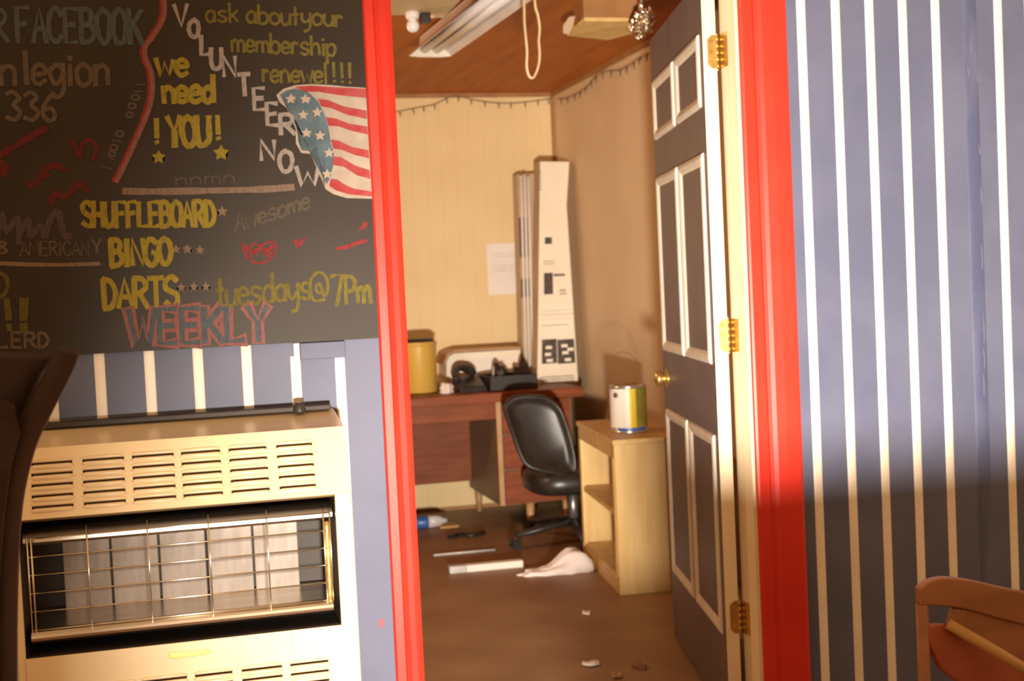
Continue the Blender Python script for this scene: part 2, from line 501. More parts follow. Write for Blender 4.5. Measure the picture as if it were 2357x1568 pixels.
fl_w = mat('flag_white_chalk', (0.40, 0.34, 0.29), 0.95, spec=0.1, col2=(0.35, 0.29, 0.24), scale=20)
fl_r = mat('flag_red_chalk', (0.33, 0.045, 0.050), 0.95, spec=0.1, col2=(0.35, 0.08, 0.08), scale=22)
fl_b = mat('flag_blue_chalk', (0.075, 0.110, 0.135), 0.95, spec=0.1, col2=(0.115, 0.165, 0.195), scale=14)

LIFT = [0]
def ribbon(bm, pts, wd, lift=0.0012, mi=0):
    """flat chalk stroke of pixel width wd through pixel points, lying on the board"""
    LIFT[0] = (LIFT[0] + 1) % 9
    y = YB - lift - LIFT[0] * 0.00007
    P = [Vector((p[0], p[1])) for p in pts]
    n = len(P)
    L, Rr = [], []
    for i in range(n):
        t = P[min(i + 1, n - 1)] - P[max(i - 1, 0)]
        if t.length < 1e-6:
            t = Vector((1, 0))
        t.normalize()
        nn = Vector((-t.y, t.x)) * (wd / 2) * (0.88 + 0.24 * random.random())
        q = P[i].copy()
        if i == 0: q = q - t * wd * 0.25
        if i == n - 1: q = q + t * wd * 0.25
        yy = y - i * 0.000012
        L.append(bm.verts.new(at(q.x + nn.x, q.y + nn.y, 1, yy)))
        Rr.append(bm.verts.new(at(q.x - nn.x, q.y - nn.y, 1, yy)))
    for i in range(n - 1):
        f = bm.faces.new((L[i], L[i + 1], Rr[i + 1], Rr[i]))
        f.material_index = mi

def fill(bm, pts, lift, mi=0):
    f = bm.faces.new([bm.verts.new(at(x, y, 1, YB - lift)) for x, y in pts])
    f.material_index = mi
    bmesh.ops.triangulate(bm, faces=[f])

# single-stroke hand lettering; '~' marks a stroke to be rounded
G = {
 'A': '0,1 .5,0 1,1;.2,.62 .8,.62', 'B': '.05,0 .05,1;~.05,0 .6,.02 .85,.22 .6,.45 .05,.47;~.05,.47 .7,.5 .98,.74 .7,.98 .05,1',
 'C': '~.95,.18 .6,0 .15,.2 .02,.55 .2,.9 .6,1 .95,.82', 'D': '.05,0 .05,1;~.05,0 .6,.08 .95,.5 .6,.92 .05,1',
 'E': '.9,0 .05,0 .05,1 .9,1;.05,.5 .75,.48', 'F': '.9,0 .05,0 .05,1;.05,.48 .75,.46', 'G': '~.95,.18 .55,0 .12,.22 .02,.6 .25,.95 .65,1 .95,.8;.95,.8 .95,.55 .6,.55',
 'H': '.05,0 .05,1;.95,0 .95,1;.05,.5 .95,.5', 'I': '.5,0 .5,1', 'K': '.05,0 .05,1;.95,0 .05,.58;.3,.45 1,1', 'L': '.05,0 .05,1 .9,.96',
 'M': '.0,1 .1,0 .5,.7 .9,0 1,1', 'N': '.05,1 .05,0 .95,1 .95,0', 'O': '~.5,0 .1,.2 .02,.55 .2,.9 .5,1 .82,.88 .98,.5 .88,.15 .5,0',
 'P': '.05,0 .05,1;~.05,0 .65,.02 .92,.26 .65,.52 .05,.54', 'R': '.05,0 .05,1;~.05,0 .65,.02 .92,.25 .6,.48 .05,.5;.4,.5 1,1',
 'S': '~.92,.14 .55,0 .12,.12 .12,.36 .5,.5 .9,.66 .88,.9 .5,1 .05,.86', 'T': '0,.02 1,0;.5,0 .5,1', 'U': '~.05,0 .05,.6 .2,.95 .6,.98 .9,.8 .95,.5 .95,0',
 'V': '0,0 .5,1 1,0', 'W': '0,0 .22,1 .5,.3 .76,1 1,0', 'Y': '0,0 .5,.5 1,0;.5,.5 .5,1',
 'a': '~.85,.5 .5,.4 .1,.55 .05,.8 .3,1 .7,.92 .88,.7;.88,.42 .9,1', 'b': '.08,0 .08,1;~.08,.62 .45,.42 .85,.52 .95,.75 .7,.98 .3,1 .08,.85',
 'c': '~.9,.5 .5,.4 .1,.6 .1,.85 .5,1 .9,.9', 'd': '~.85,.55 .5,.42 .1,.58 .06,.82 .35,1 .7,.95 .88,.75;.9,0 .9,1', 'e': '~.1,.7 .88,.66 .8,.48 .45,.4 .1,.6 .1,.85 .45,1 .9,.9',
 'f': '~.9,.08 .6,0 .4,.2 .4,.6 .4,1;.1,.45 .8,.45', 'g': '~.85,.5 .5,.4 .1,.55 .06,.78 .35,.95 .7,.88 .88,.65;~.88,.42 .9,.9 .86,1.25 .5,1.4 .1,1.3',
 'h': '.08,0 .08,1;~.08,.62 .5,.42 .85,.55 .9,.75 .9,1', 'i': '.5,.42 .5,1;.5,.2 .5,.24', 'k': '.08,0 .08,1;.85,.42 .08,.75;.35,.62 .9,1', 'l': '.5,0 .5,1',
 'm': '.05,.42 .05,1;~.05,.6 .25,.42 .45,.5 .5,.7 .5,1;~.5,.6 .7,.42 .9,.5 .95,.7 .95,1', 'n': '.08,.42 .08,1;~.08,.62 .45,.42 .82,.52 .9,.75 .9,1', 'o': '~.5,.4 .12,.52 .05,.75 .25,.97 .6,1 .92,.85 .92,.58 .5,.4',
 'p': '.08,.42 .08,1.4;~.08,.6 .5,.42 .9,.55 .92,.78 .6,1 .08,.9', 'r': '.1,.42 .1,1;~.1,.65 .4,.44 .85,.48', 's': '~.88,.48 .5,.4 .15,.5 .3,.66 .75,.74 .85,.9 .5,1 .08,.92',
 't': '.45,.05 .45,1;.1,.42 .85,.4', 'u': '~.08,.42 .08,.8 .3,1 .65,.95 .88,.75;.9,.42 .9,1', 'w': '0,.42 .25,1 .5,.55 .75,1 1,.42', 'y': '~.08,.42 .1,.75 .4,.92 .85,.7;~.9,.42 .9,.95 .75,1.3 .3,1.4',
 'j': '~.7,.42 .72,1 .55,1.35 .1,1.35', '3': '~.08,.1 .5,0 .9,.2 .5,.45 .95,.7 .6,1 .05,.9', '6': '~.85,.02 .35,.3 .08,.7 .35,1 .8,.95 .9,.7 .6,.52 .15,.66', '7': '0,.02 1,0 .4,1', '8': '~.5,0 .1,.2 .5,.46 .92,.75 .5,1 .08,.78 .5,.46 .88,.2 .5,0',
 '@': '~.7,.65 .5,.4 .3,.6 .5,.8 .7,.65 .75,.85 .98,.7 .9,.2 .5,0 .1,.2 .02,.6 .2,1 .8,1.02', '!': '.5,0 .5,.72;.5,.92 .5,.98',
 '*': '.5,0 .5,1;.05,.28 .95,.75;.05,.75 .95,.28', '.': '.5,.9 .5,1', "'": '.5,0 .45,.2',
}
ADV = {'I': 0.45, 'i': 0.4, 'l': 0.35, '!': 0.4, 'm': 1.35, 'M': 1.3, 'W': 1.35, 'w': 1.3, 't': 0.7, 'f': 0.7, 'r': 0.75, ' ': 0.6, '.': 0.4, "'": 0.3, 'j': 0.5, '1': .5}
def text(bm, s, x0, y0, x1, y1, h, wd, gap=0.22, mi=0, jit=0.03, lift=0.0012):
    """letters along the pixel line (x0,y0)-(x1,y1) of their tops, h pixels tall"""
    adv = [ADV.get(c, 1.0) for c in s]
    tot = sum(adv) + gap * (len(s) - 1)
    ux = (x1 - x0) / tot
    dy = (y1 - y0) / max(x1 - x0, 1)
    cx = 0.0
    for k, (c, a) in enumerate(zip(s, adv)):
        if c in G:
            for st in G[c].split(';'):
                rnd = st.startswith('~')
                pts = [tuple(float(q) for q in p.split(',')) for p in st.lstrip('~').split()]
                P = []
                for (gx, gy) in pts:
                    X = x0 + (cx + gx * a) * ux
                    jx = random.uniform(-jit, jit) * h * 0.5; jy = random.uniform(-jit, jit) * h
                    P.append(Vector((X + jx + gy * h * 0.04, y0 + (X - x0) * dy + gy * h + jy)))
                P = catmull(P, 5) if rnd else P
                ribbon(bm, P, wd * 1.15, lift + 0.00002 * k, mi)
        cx += a + gap

def star_poly(cx, cy, r, n=5, inner=0.45, rot=-90):
    return [(cx + (r if i % 2 == 0 else r * inner) * math.cos(math.radians(rot + i * 180 / n)),
             cy + (r if i % 2 == 0 else r * inner) * math.sin(math.radians(rot + i * 180 / n))) for i in range(2 * n)]

def part(name, bm, m, label=None, parent=board):
    o = ob(name, bm, m, parent)
    if label: o['label'] = label
    return o

def word(s_, x0, y0, x1, y1, h, wd, m, gap=0.22, label=None):
    bm = B(); text(bm, s_, x0, y0, x1, y1, h, wd, gap); part('chalk_lettering', bm, m, label)
def stroke(pts, wd, m, name='chalk_line', label=None, lift=0.0012):
    bm = B(); ribbon(bm, pts, wd, lift); part(name, bm, m, label)
def shape(pts, m, name, label=None, lift=0.0012):
    bm = B(); fill(bm, pts, lift); part(name, bm, m, label)
word('R', -28, 20, 16, 20, 76, 9, ch_b)
word('FACEBOOK', 36, 18, 326, 22, 78, 11, ch_b, 0.20, 'faint blue chalk lettering')
word('n', -2, 118, 36, 118, 76, 10, ch_f); word('legion', 52, 118, 250, 118, 76, 10, ch_f, 0.14, 'faded tan chalk lettering')
word('336', 12, 212, 128, 214, 64, 9, ch_f, 0.18)
for pts, wd in ((((-6, 360), (20, 345), (45, 330), (70, 316), (92, 302), (106, 298)), 16), (((-6, 372), (12, 388), (4, 400)), 22),
                (((166, 322), (176, 345), (182, 358), (190, 332), (206, 322), (222, 340), (214, 368)), 11),
                (((66, 428), (84, 418), (98, 400), (112, 408), (100, 392), (128, 380), (148, 392)), 14),
                (((120, 470), (124, 446), (150, 452), (168, 436), (186, 424), (200, 440)), 14)):
    stroke(catmull(pts, 5), wd, ch_rf, 'chalk_scrawl', 'smudged red chalk scrawl')
for pts, wd in ((((-4, 540), (4, 490), (16, 535), (40, 500), (44, 560)), 14), (((44, 540), (66, 505), (70, 545), (92, 520), (104, 545)), 14),
                (((104, 545), (118, 500), (134, 488), (142, 520), (150, 542), (162, 544)), 16)):
    stroke(catmull(pts, 5), wd, ch_l, 'chalk_scrawl', 'smudged lilac chalk scrawl')
word('8', -6, 556, 16, 556, 28, 6, ch_f); word('AMERICAN', 46, 556, 204, 556, 32, 4, ch_ff, 0.15, 'very faint chalk lettering'); word('Y', 212, 553, 232, 551, 30, 6, ch_f)
stroke([(-8, 606), (60, 609), (140, 610), (229, 607)], 9, ch_t)
stroke(catmull([(285, 440), (350, 441), (480, 439), (600, 436), (674, 431)], 4), 15, ch_t)
stroke(catmull([(-8, 688), (10, 678), (18, 655), (12, 636), (-6, 626)], 5), 10, ch_g, 'chalk_lettering')
for xa, xb, wd in ((16, 20, 15), (56, 54, 21)):
    bm = B(); ribbon(bm, [(xa, 690), (xb, 734)], wd); ribbon(bm, [(xb, 748), (xb + 2, 760)], wd * .9)
    part('chalk_lettering', bm, ch_g, 'dim olive chalk exclamation mark')
word('LERD', -6, 766, 112, 766, 34, 7, ch_f, 0.25)
curve_pts = [(377, -8), (379, 20), (374, 48), (352, 84), (334, 110), (336, 135), (348, 165), (351, 200), (346, 240), (330, 285), (308, 335), (288, 378), (268, 418)]
bm = B(); ribbon(bm, catmull(curve_pts, 5), 11)
part('chalk_line', bm, ch_p, 'wavy pinkish tan chalk line')
bm = B(); ribbon(bm, catmull([(x - 8, y) for x, y in curve_pts], 5), 8, 0.0009)
part('chalk_line', bm, ch_r, 'thin red chalk line')
bm = B()
for pts in (((312, 194), (336, 195)), ((306, 211), (328, 210)), ((258, 323), (282, 327)), ((252, 364), (264, 367)), ((233, 382), (257, 389))):
    ribbon(bm, list(pts), 3)
for cx_, cy_, r_ in ((312, 224, 9), (304, 244, 9), (298, 264, 8), (276, 308, 9), (262, 340, 9), (258, 354, 8)):
    ribbon(bm, catmull([(cx_ + r_ * math.cos(a), cy_ + r_ * .7 * math.sin(a)) for a in (0, 1, 2, 3, 4, 5, 6)], 3), 5)
part('chalk_lettering', bm, ch_ff, 'very faint slanted chalk writing')
for c, x0, y0, x1, h in (('V', 400, 10, 431, 50), ('O', 434, 46, 457, 40), ('L', 461, 82, 484, 44), ('U', 484, 112, 510, 46), ('N', 513, 132, 542, 44),
                         ('T', 548, 170, 574, 48), ('E', 582, 202, 610, 50), ('E', 612, 238, 640, 50), ('R', 643, 264, 676, 44),
                         ('N', 598, 324, 632, 44), ('O', 642, 348, 672, 46), ('W', 682, 384, 734, 42)):
    word(c, x0, y0, x1, y0, h, 9, ch_w, 0.2, 'white chalk letter')
for a_ in (('ask', 473, 8, 548, 8, 42, 6, ch_yd, 0.2), ('about', 566, 10, 688, 16, 42, 6, ch_yd, 0.1), ('your', 692, 12, 788, 20, 42, 6, ch_yd, 0.12),
           ('membership', 531, 74, 772, 84, 44, 6, ch_yd, 0.1), ('renewel', 603, 142, 752, 146, 46, 6, ch_yd, 0.12), ('!!!', 764, 144, 808, 146, 46, 6, ch_yd, 0.5),
           ('tuesdays', 497, 640, 715, 622, 66, 7, ch_yd, 0.08), ('@', 712, 628, 754, 626, 62, 6, ch_yd), ('7', 762, 634, 788, 633, 68, 9, ch_yd),
           ('Pm', 794, 636, 852, 634, 62, 8, ch_yd, 0.1)):
    word(*a_, label='thin dull yellow chalk lettering')
for a_ in (('we', 358, 112, 432, 114, 60, 10, ch_y, 0.14), ('need', 373, 176, 492, 174, 60, 11, ch_y, 0.12), ('!', 352, 274, 366, 274, 56, 10, ch_y), ('YOU', 384, 270, 482, 268, 66, 12, ch_y, 0.10),
           ('!', 492, 266, 510, 266, 56, 10, ch_y), ('SHUFFLEBOARD', 188, 466, 494, 464, 56, 10, ch_y, 0.12), ('BINGO', 253, 552, 392, 548, 60, 11, ch_y, 0.14), ('DARTS', 236, 644, 408, 638, 66, 11, ch_y, 0.14)):
    word(*a_, label='bold yellow chalk lettering')
for x_, y_, r_ in ((365, 362, 17), (509, 352, 19)):
    shape(star_poly(x_, y_, r_, 5, .55), ch_y, 'chalk_star', 'yellow chalk star')
for x_, y_, r_ in ((511, 487, 14), (405, 574, 12), (432, 574, 12), (460, 576, 12), (417, 662, 12), (446, 661, 12), (474, 660, 12)):
    shape(star_poly(x_, y_, r_), ch_t, 'chalk_star', 'small white chalk star')
word('Awesome', 540, 492, 712, 436, 42, 6, ch_ff, 0.1, 'faint rising chalk word')
word('nnmn', 402, 398, 540, 390, 30, 3, ch_ff, 0.2)
bm = B()
ribbon(bm, catmull([(560, 562), (572, 572), (584, 560), (600, 566), (616, 558), (632, 560), (634, 580), (616, 600), (594, 606), (572, 596), (560, 576), (560, 562)], 4), 5)
ribbon(bm, catmull([(566, 570), (580, 580), (598, 572), (614, 578), (628, 566)], 4), 9)
ribbon(bm, catmull([(574, 592), (582, 582), (592, 584)], 4), 6); ribbon(bm, catmull([(604, 578), (614, 590), (626, 580)], 4), 6)
part('chalk_drawing', bm, ch_r, 'red chalk doodle like a round fruit')
shape([(676, 552), (684, 551), (690, 557), (700, 546), (706, 548), (696, 562), (687, 573), (679, 564)], ch_r, 'chalk_drawing', 'small red chalk heart')
shape([(822, 531), (832, 520), (838, 510), (846, 512), (845, 520), (836, 528)], ch_r, 'chalk_drawing', 'red chalk dab')
stroke(catmull([(776, 572), (800, 568), (820, 560), (842, 554)], 4), 9, ch_r, 'chalk_line', 'red chalk dash')
# WEEKLY in pink outlines over a blue fill
bm = B()
text(bm, 'WEEKLY', 296, 714, 614, 706, 78, 27, 0.16, jit=0.0)
part('chalk_lettering', bm, ch_p, 'block capitals with pink chalk edges')
bm = B()
text(bm, 'WEEKLY', 296, 714, 614, 706, 78, 11, 0.16, jit=0.0, lift=0.0024)
part('chalk_lettering', bm, ch_b, 'blue chalk fill of the block capitals')
# waving flag
fz = lambda L: [(320 + a * .3061, b * .3061) for a, b in L]
outer = fz([(1705, 660), (1560, 652), (1450, 640), (1300, 632), (1180, 640), (1085, 668), (1032, 715), (1058, 770), (1110, 812), (1150, 880), (1178, 970), (1180, 1080),
            (1220, 1150), (1290, 1158), (1340, 1115), (1388, 1180), (1392, 1290), (1378, 1370), (1400, 1420), (1460, 1460), (1560, 1490), (1752, 1495), (1735, 1200), (1718, 900)])
bm = B(); fill(bm, outer, 0.0012)
part('flag_drawing', bm, fl_w, 'white chalk ground of the drawn flag')
for L in ([(1170, 652), (1300, 645), (1450, 655), (1705, 668), (1708, 738), (1500, 715), (1350, 690), (1250, 690)],
          [(1345, 742), (1420, 752), (1540, 800), (1710, 832), (1714, 895), (1560, 862), (1440, 812), (1370, 800)],
          [(1405, 880), (1480, 892), (1580, 930), (1718, 952), (1722, 1012), (1600, 985), (1500, 950), (1424, 945)],
          [(1440, 1048), (1500, 1058), (1600, 1105), (1726, 1130), (1730, 1192), (1620, 1165), (1520, 1125), (1460, 1118)],
          [(1462, 1176), (1520, 1182), (1620, 1242), (1736, 1282), (1740, 1345), (1640, 1320), (1540, 1255), (1458, 1240)],
          [(1440, 1345), (1490, 1350), (1560, 1395), (1620, 1420), (1748, 1440), (1750, 1478), (1580, 1462), (1480, 1432), (1430, 1398)]):
    bm = B(); fill(bm, fz(L), 0.0016)
    part('flag_stripe', bm, fl_r, 'red chalk stripe of the drawn flag')
bm = B()
fill(bm, fz([(1060, 712), (1110, 680), (1180, 664), (1270, 690), (1350, 765), (1400, 870), (1425, 960), (1442, 1080), (1466, 1150), (1460, 1240), (1440, 1330), (1412, 1385),
             (1392, 1350), (1402, 1260), (1396, 1170), (1340, 1096), (1290, 1138), (1222, 1130), (1196, 1060), (1194, 960), (1162, 868), (1116, 796)]), 0.0016)
part('flag_drawing', bm, fl_b, 'blue chalk corner of the drawn flag')
for a, b in ((1140, 745), (1250, 745), (1340, 845), (1235, 865), (1258, 1000), (1362, 1020), (1430, 1150), (1415, 1310)):
    x_, y_ = fz([(a, b)])[0]
    bm = B(); fill(bm, star_poly(x_, y_, 13), 0.0020)
    part('flag_star', bm, fl_w, 'white chalk star of the drawn flag')

# blue cover plate under the board
pl = at(690, 792, 1, -0.012); pr = at(794, 786, 1, -0.012); pb = at(740, 826, 1, -0.012)
bm = B()
zt_ = zb - 0.002
box(bm, pl.x, pr.x, -0.012, -0.0035, pb.z, zt_)
plate = ob('cover_plate', bm, blue, None, bevel=0.002)
tag(plate, 'blue painted cover plate bridging two stripes under the right end of the chalkboard', 'wall plate')
bm = B()
a = at(675, 792, 1, -0.014)
box(bm, a.x, pl.x - 0.0008, -0.014, -0.0045, pb.z - 0.004, zt_ + 0.001)
o = ob('end_clip', bm, clear_p, plate, bevel=0.002); o['label'] = 'pale end clip'

# ------------------------------------------------------------------ gas heater
YF = -0.27                                     # main front plane
hl = (at(45, 1515, 1, YF).x + at(35, 1190, 1, YF).x) / 2 - 0.008
hr = (at(826, 1500, 1, YF).x + at(812, 1165, 1, YF).x) / 2
ol = at(46, 1300, 1, YF).x; orr = at(779, 1300, 1, YF).x
zo1 = (at(36, 1200, 1, YF).z + at(774, 1141, 1, YF).z) / 2
zo0 = (at(55, 1518, 1, YF).z + at(786, 1438, 1, YF).z) / 2
ztop = at(470, 1005, 1, -0.205).z
zbk = ztop + 0.028
hx = (hl + hr) / 2
print('heater', hl, hr, ol, orr, zo0, zo1, ztop)
HR = empty('gas_heater', (hx, -0.13, 0), 'cream enamelled gas wall heater with louvred top standing under the chalkboard', 'heater')
zlow = 0.05
bm = B()                                       # cabinet: back, sides, top, lower body around the fire opening
box(bm, hl, hl + 0.012, -0.262, -0.005, zlow, zo1 + 0.005)
box(bm, hr - 0.012, hr, -0.262, -0.005, zlow, zo1 + 0.005)
hexa(bm, [(hl, -0.262, zo1 + 0.005), (hl, -0.205, ztop - 0.004), (hl, -0.008, zbk - 0.004), (hl, -0.008, zo1 + 0.005)],
     [(hl + 0.012, -0.262, zo1 + 0.005), (hl + 0.012, -0.205, ztop - 0.004), (hl + 0.012, -0.008, zbk - 0.004), (hl + 0.012, -0.008, zo1 + 0.005)])
hexa(bm, [(hr - 0.012, -0.262, zo1 + 0.005), (hr - 0.012, -0.205, ztop - 0.004), (hr - 0.012, -0.008, zbk - 0.004), (hr - 0.012, -0.008, zo1 + 0.005)],
     [(hr, -0.262, zo1 + 0.005), (hr, -0.205, ztop - 0.004), (hr, -0.008, zbk - 0.004), (hr, -0.008, zo1 + 0.005)])
hexa(bm, [(hl, -0.205, ztop), (hr, -0.205, ztop), (hr, -0.008, zbk), (hl, -0.008, zbk)],
     [(hl, -0.205, ztop - 0.008), (hr, -0.205, ztop - 0.008), (hr, -0.008, zbk - 0.008), (hl, -0.008, zbk - 0.008)])
box(bm, hl + 0.012, hr - 0.012, -0.02, -0.005, zlow, zbk - 0.01)
ob('cabinet', bm, heater_m, HR, bevel=0.004)
bm = B(); box(bm, hl + 0.03, hr - 0.03, -0.24, -0.03, 0.0, zlow + 0.01)
ob('plinth', bm, dark_in, HR)
bm = B(); box(bm, hl + 0.05, hr - 0.01, -0.05, -0.009, zbk - 0.001, zbk + 0.012)  # dark strip standing in for the wall shadow behind the heater top
ob('back_shade_strip', bm, dark_in, HR, bevel=0.003)
# louvred upper panel, slanted, with real slots
def panel(P00, ux, uz, W_, H_, cols, rows, slot_h, name):
    """sheet with slot rows: P00 lower-left, ux/uz unit vectors, cols list of (a,b), rows list of centres"""
    P00 = Vector(P00); nrm = Vector((0, 0, 0)); nrm = ux.cross(uz)
    us = sorted(set([0, W_] + [q for c in cols for q in c]))
    vs_ = sorted(set([0, H_] + [q for r_ in rows for q in (r_ - slot_h / 2, r_ + slot_h / 2)]))
    bm = B()
    grid = {}
    for i, a_ in enumerate(us):
        for j, b_ in enumerate(vs_):
            grid[i, j] = bm.verts.new(P00 + ux * a_ + uz * b_)
    slots = []
    for i in range(len(us) - 1):
        for j in range(len(vs_) - 1):
            uc = (us[i] + us[i + 1]) / 2; vc = (vs_[j] + vs_[j + 1]) / 2
            if any(c[0] < uc < c[1] for c in cols) and any(abs(vc - r_) < slot_h / 2 for r_ in rows):
                slots.append((us[i], us[i + 1], vs_[j], vs_[j + 1]))
                continue
            bm.faces.new((grid[i, j], grid[i + 1, j], grid[i + 1, j + 1], grid[i, j + 1]))
    ex = bmesh.ops.extrude_face_region(bm, geom=bm.faces[:])
    for v in [e for e in ex['geom'] if isinstance(e, bmesh.types.BMVert)]:
        v.co -= nrm * 0.004
    # rolled lip under and above every slot
    for (a0, a1, b0, b1) in slots:
        for vv, rr in ((b0 - 0.0042, 0.0052), (b1 + 0.0030, 0.0036)):
            tube(bm, [P00 + ux * (a0 - 0.003) + uz * vv - nrm * 0.002, P00 + ux * (a0 + 0.006) + uz * vv, P00 + ux * (a1 - 0.006) + uz * vv,
                      P00 + ux * (a1 + 0.003) + uz * vv - nrm * 0.002], [rr * .5, rr, rr, rr * .5], 8)
    return bm, nrm
base_u = Vector((hl, -0.270, zo1 + 0.002)); top_u = Vector((hl, -0.207, ztop + 0.001))
uz = (top_u - base_u); Hh = uz.length; uz.normalize(); ux = Vector((1, 0, 0))
def on_slant(px, py):
    nrm = ux.cross(uz)
    d = fw + rt * ((px - 1178.5) / FPX) - up * ((py - 784.0) / FPX)
    t = (base_u - CAM).dot(nrm) / d.dot(nrm)
    p = CAM + d * t - base_u
    return p.dot(ux), p.dot(uz)
cols = [(on_slant(a_, 1110)[0], on_slant(b_, 1110)[0]) for a_, b_ in ((72, 168), (191, 288), (306, 404), (420, 512), (531, 620), (642, 727))]
r5 = (on_slant(77, 1166)[1] + on_slant(730, 1119)[1]) / 2
r1 = (on_slant(70, 1066)[1] + on_slant(726, 1024)[1]) / 2
rows = [r5 + (r1 - r5) * k / 4 for k in range(5)]
print('slots', cols, rows, Hh)
bm, nrm = panel(base_u, ux, uz, hr - hl, Hh, cols, rows, 0.0065, 'louvre_panel')
ob('louvre_panel', bm, heater_m, HR)
bm = B()                                       # brown sheet standing in for the shade behind the slots
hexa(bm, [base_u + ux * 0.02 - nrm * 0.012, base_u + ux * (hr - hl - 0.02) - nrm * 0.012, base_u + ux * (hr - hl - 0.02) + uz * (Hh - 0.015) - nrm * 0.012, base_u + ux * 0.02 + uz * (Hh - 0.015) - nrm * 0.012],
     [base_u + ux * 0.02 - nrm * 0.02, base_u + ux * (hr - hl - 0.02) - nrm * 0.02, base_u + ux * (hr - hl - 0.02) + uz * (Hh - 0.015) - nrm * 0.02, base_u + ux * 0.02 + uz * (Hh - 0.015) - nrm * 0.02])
ob('slot_shade_sheet', bm, mat('brown_shadow_metal', (0.20, 0.12, 0.045), 0.6, col2=(0.16, 0.09, 0.035), scale=8), HR)
# frame beside and below the opening
for xa, xb in ((hl, ol), (orr, hr)):
    bm = B(); box(bm, xa, xb, YF, YF + 0.012, zlow, zo1 + 0.002)
    ob('side_column', bm, heater_m, HR, bevel=0.003)
# lower panel with slots
P0 = Vector((ol, YF - 0.004, zlow))
cl = [(at(a_, 1545, 1, YF).x - ol, at(b_, 1545, 1, YF).x - ol) for a_, b_ in ((80, 178), (200, 310), (325, 430), (448, 535), (556, 650), (668, 757))]
cl = [(max(0.01, a_), b_) for a_, b_ in cl]
zr1 = at(720, 1524, 1, YF).z - zlow; zr2 = at(720, 1546, 1, YF).z - zlow
rr_ = [zr1 - k * (zr1 - zr2) for k in range(9)]
bm, n2 = panel(P0, Vector((1, 0, 0)), Vector((0, 0, 1)), orr - ol, zo0 - zlow, cl, rr_, 0.006, 'lower_panel')
ob('lower_panel', bm, heater_m, HR)
bm = B(); box(bm, ol + 0.005, orr - 0.005, YF + 0.012, YF + 0.02, zlow, zo0 - 0.01)  # same brown sheet as painted shade behind the lower slots
ob('slot_shade_sheet', bm, MATS['brown_shadow_metal'], HR)
a_ = at(390, 1512, 1, YF - 0.008); b_ = at(487, 1498, 1, YF - 0.008)
bm = B()
zm = (a_.z + b_.z) / 2
pts = [(a_.x, zm - 0.004), (a_.x + 0.006, zm - 0.008), (b_.x - 0.01, zm - 0.006), (b_.x, zm - 0.001), (b_.x - 0.004, zm + 0.005), (a_.x + 0.03, zm + 0.006), (a_.x, zm + 0.007)]
hexa(bm, [(x_, YF - 0.0075, z_) for x_, z_ in pts], [(x_, YF - 0.0035, z_) for x_, z_ in pts])
o = ob('badge', bm, gold_m, HR, bevel=0.001); o['label'] = 'small gold script badge'
# firebox: dark box, curved chrome reflectors, ceramic plaques, wire guard
bm = B()
box(bm, ol - 0.004, orr + 0.004, -0.05, -0.045, zo0 - 0.004, zo1 + 0.004)
box(bm, ol - 0.006, ol, -0.262, -0.045, zo0, zo1); box(bm, orr, orr + 0.006, -0.262, -0.045, zo0, zo1)
box(bm, ol - 0.004, orr + 0.004, -0.258, -0.045, zo1, zo1 + 0.005); box(bm, ol - 0.004, orr + 0.004, -0.258, -0.045, zo0 - 0.006, zo0)
ob('firebox', bm, dark_in, HR)
hO = zo1 - zo0
bm = B()                                       # top reflector, concave sheet
def sheet(prof, x0, x1, th=0.002):
    lo = [(x0, y_, z_) for y_, z_ in prof] + [(x0, y_ + th, z_ + th) for y_, z_ in reversed(prof)]
    hi = [(x1, y_, z_) for y_, z_ in prof] + [(x1, y_ + th, z_ + th) for y_, z_ in reversed(prof)]
    a = [bm.verts.new(p) for p in lo]; b = [bm.verts.new(p) for p in hi]
    n = len(a)
    for i in range(n):
        f = bm.faces.new((a[i], a[(i + 1) % n], b[(i + 1) % n], b[i])); f.smooth = False
ztr = zo1 - 0.028
sheet([(-0.205, ztr + 0.004), (-0.218, ztr), (-0.228, ztr - 0.007), (-0.234, ztr - 0.016), (-0.235, ztr - 0.025), (-0.228, ztr - 0.032), (-0.200, ztr - 0.036), (-0.150, ztr - 0.040), (-0.110, ztr - 0.048), (-0.070, ztr - 0.060)], ol + 0.004, orr - 0.004)
o = ob('reflector', bm, chrome, HR); o['label'] = 'curved chrome reflector above the plaques'
bm = B()
zbr = zo0 + 0.030
sheet([(-0.250, zbr - 0.004), (-0.256, zbr + 0.002), (-0.258, zbr + 0.008), (-0.256, zbr + 0.014), (-0.250, zbr + 0.019), (-0.238, zbr + 0.022), (-0.2, zbr + 0.020), (-0.13, zbr + 0.020), (-0.07, zbr + 0.026)], ol + 0.012, orr - 0.014)
o = ob('reflector', bm, chrome, HR); o['label'] = 'chrome bar and reflector below the plaques'
px0 = at(148, 1340, 1, -0.075).x; px1 = at(694, 1340, 1, -0.075).x
zpt = ztr - 0.035; zpb = zbr + 0.022
npl = 5
for k in range(npl):
    xa = px0 + (px1 - px0) * k / npl; xb = px0 + (px1 - px0) * (k + 1) / npl - 0.004
    bm = B(); box(bm, xa, xb, -0.080, -0.052, zpb, zpt)
    ob('plaque', bm, plaque_m, HR, bevel=0.003)
for xs, xe in ((ol + 0.014, ol + 0.022), (orr - 0.026, orr - 0.012)):   # end posts of the guard
    bm = B()
    for xx in (xs, xe):
        tube(bm, [(xx, -0.250, zbr + 0.016), (xx, -0.250, ztr - 0.004)], 0.0022, 8)
    ob('guard_post', bm, wire_m, HR)
bm = B()                                       # coil in the right post
zz = [(orr - 0.019, -0.246, zbr + 0.02 + i * (hO * 0.62) / 12) for i in range(13)]
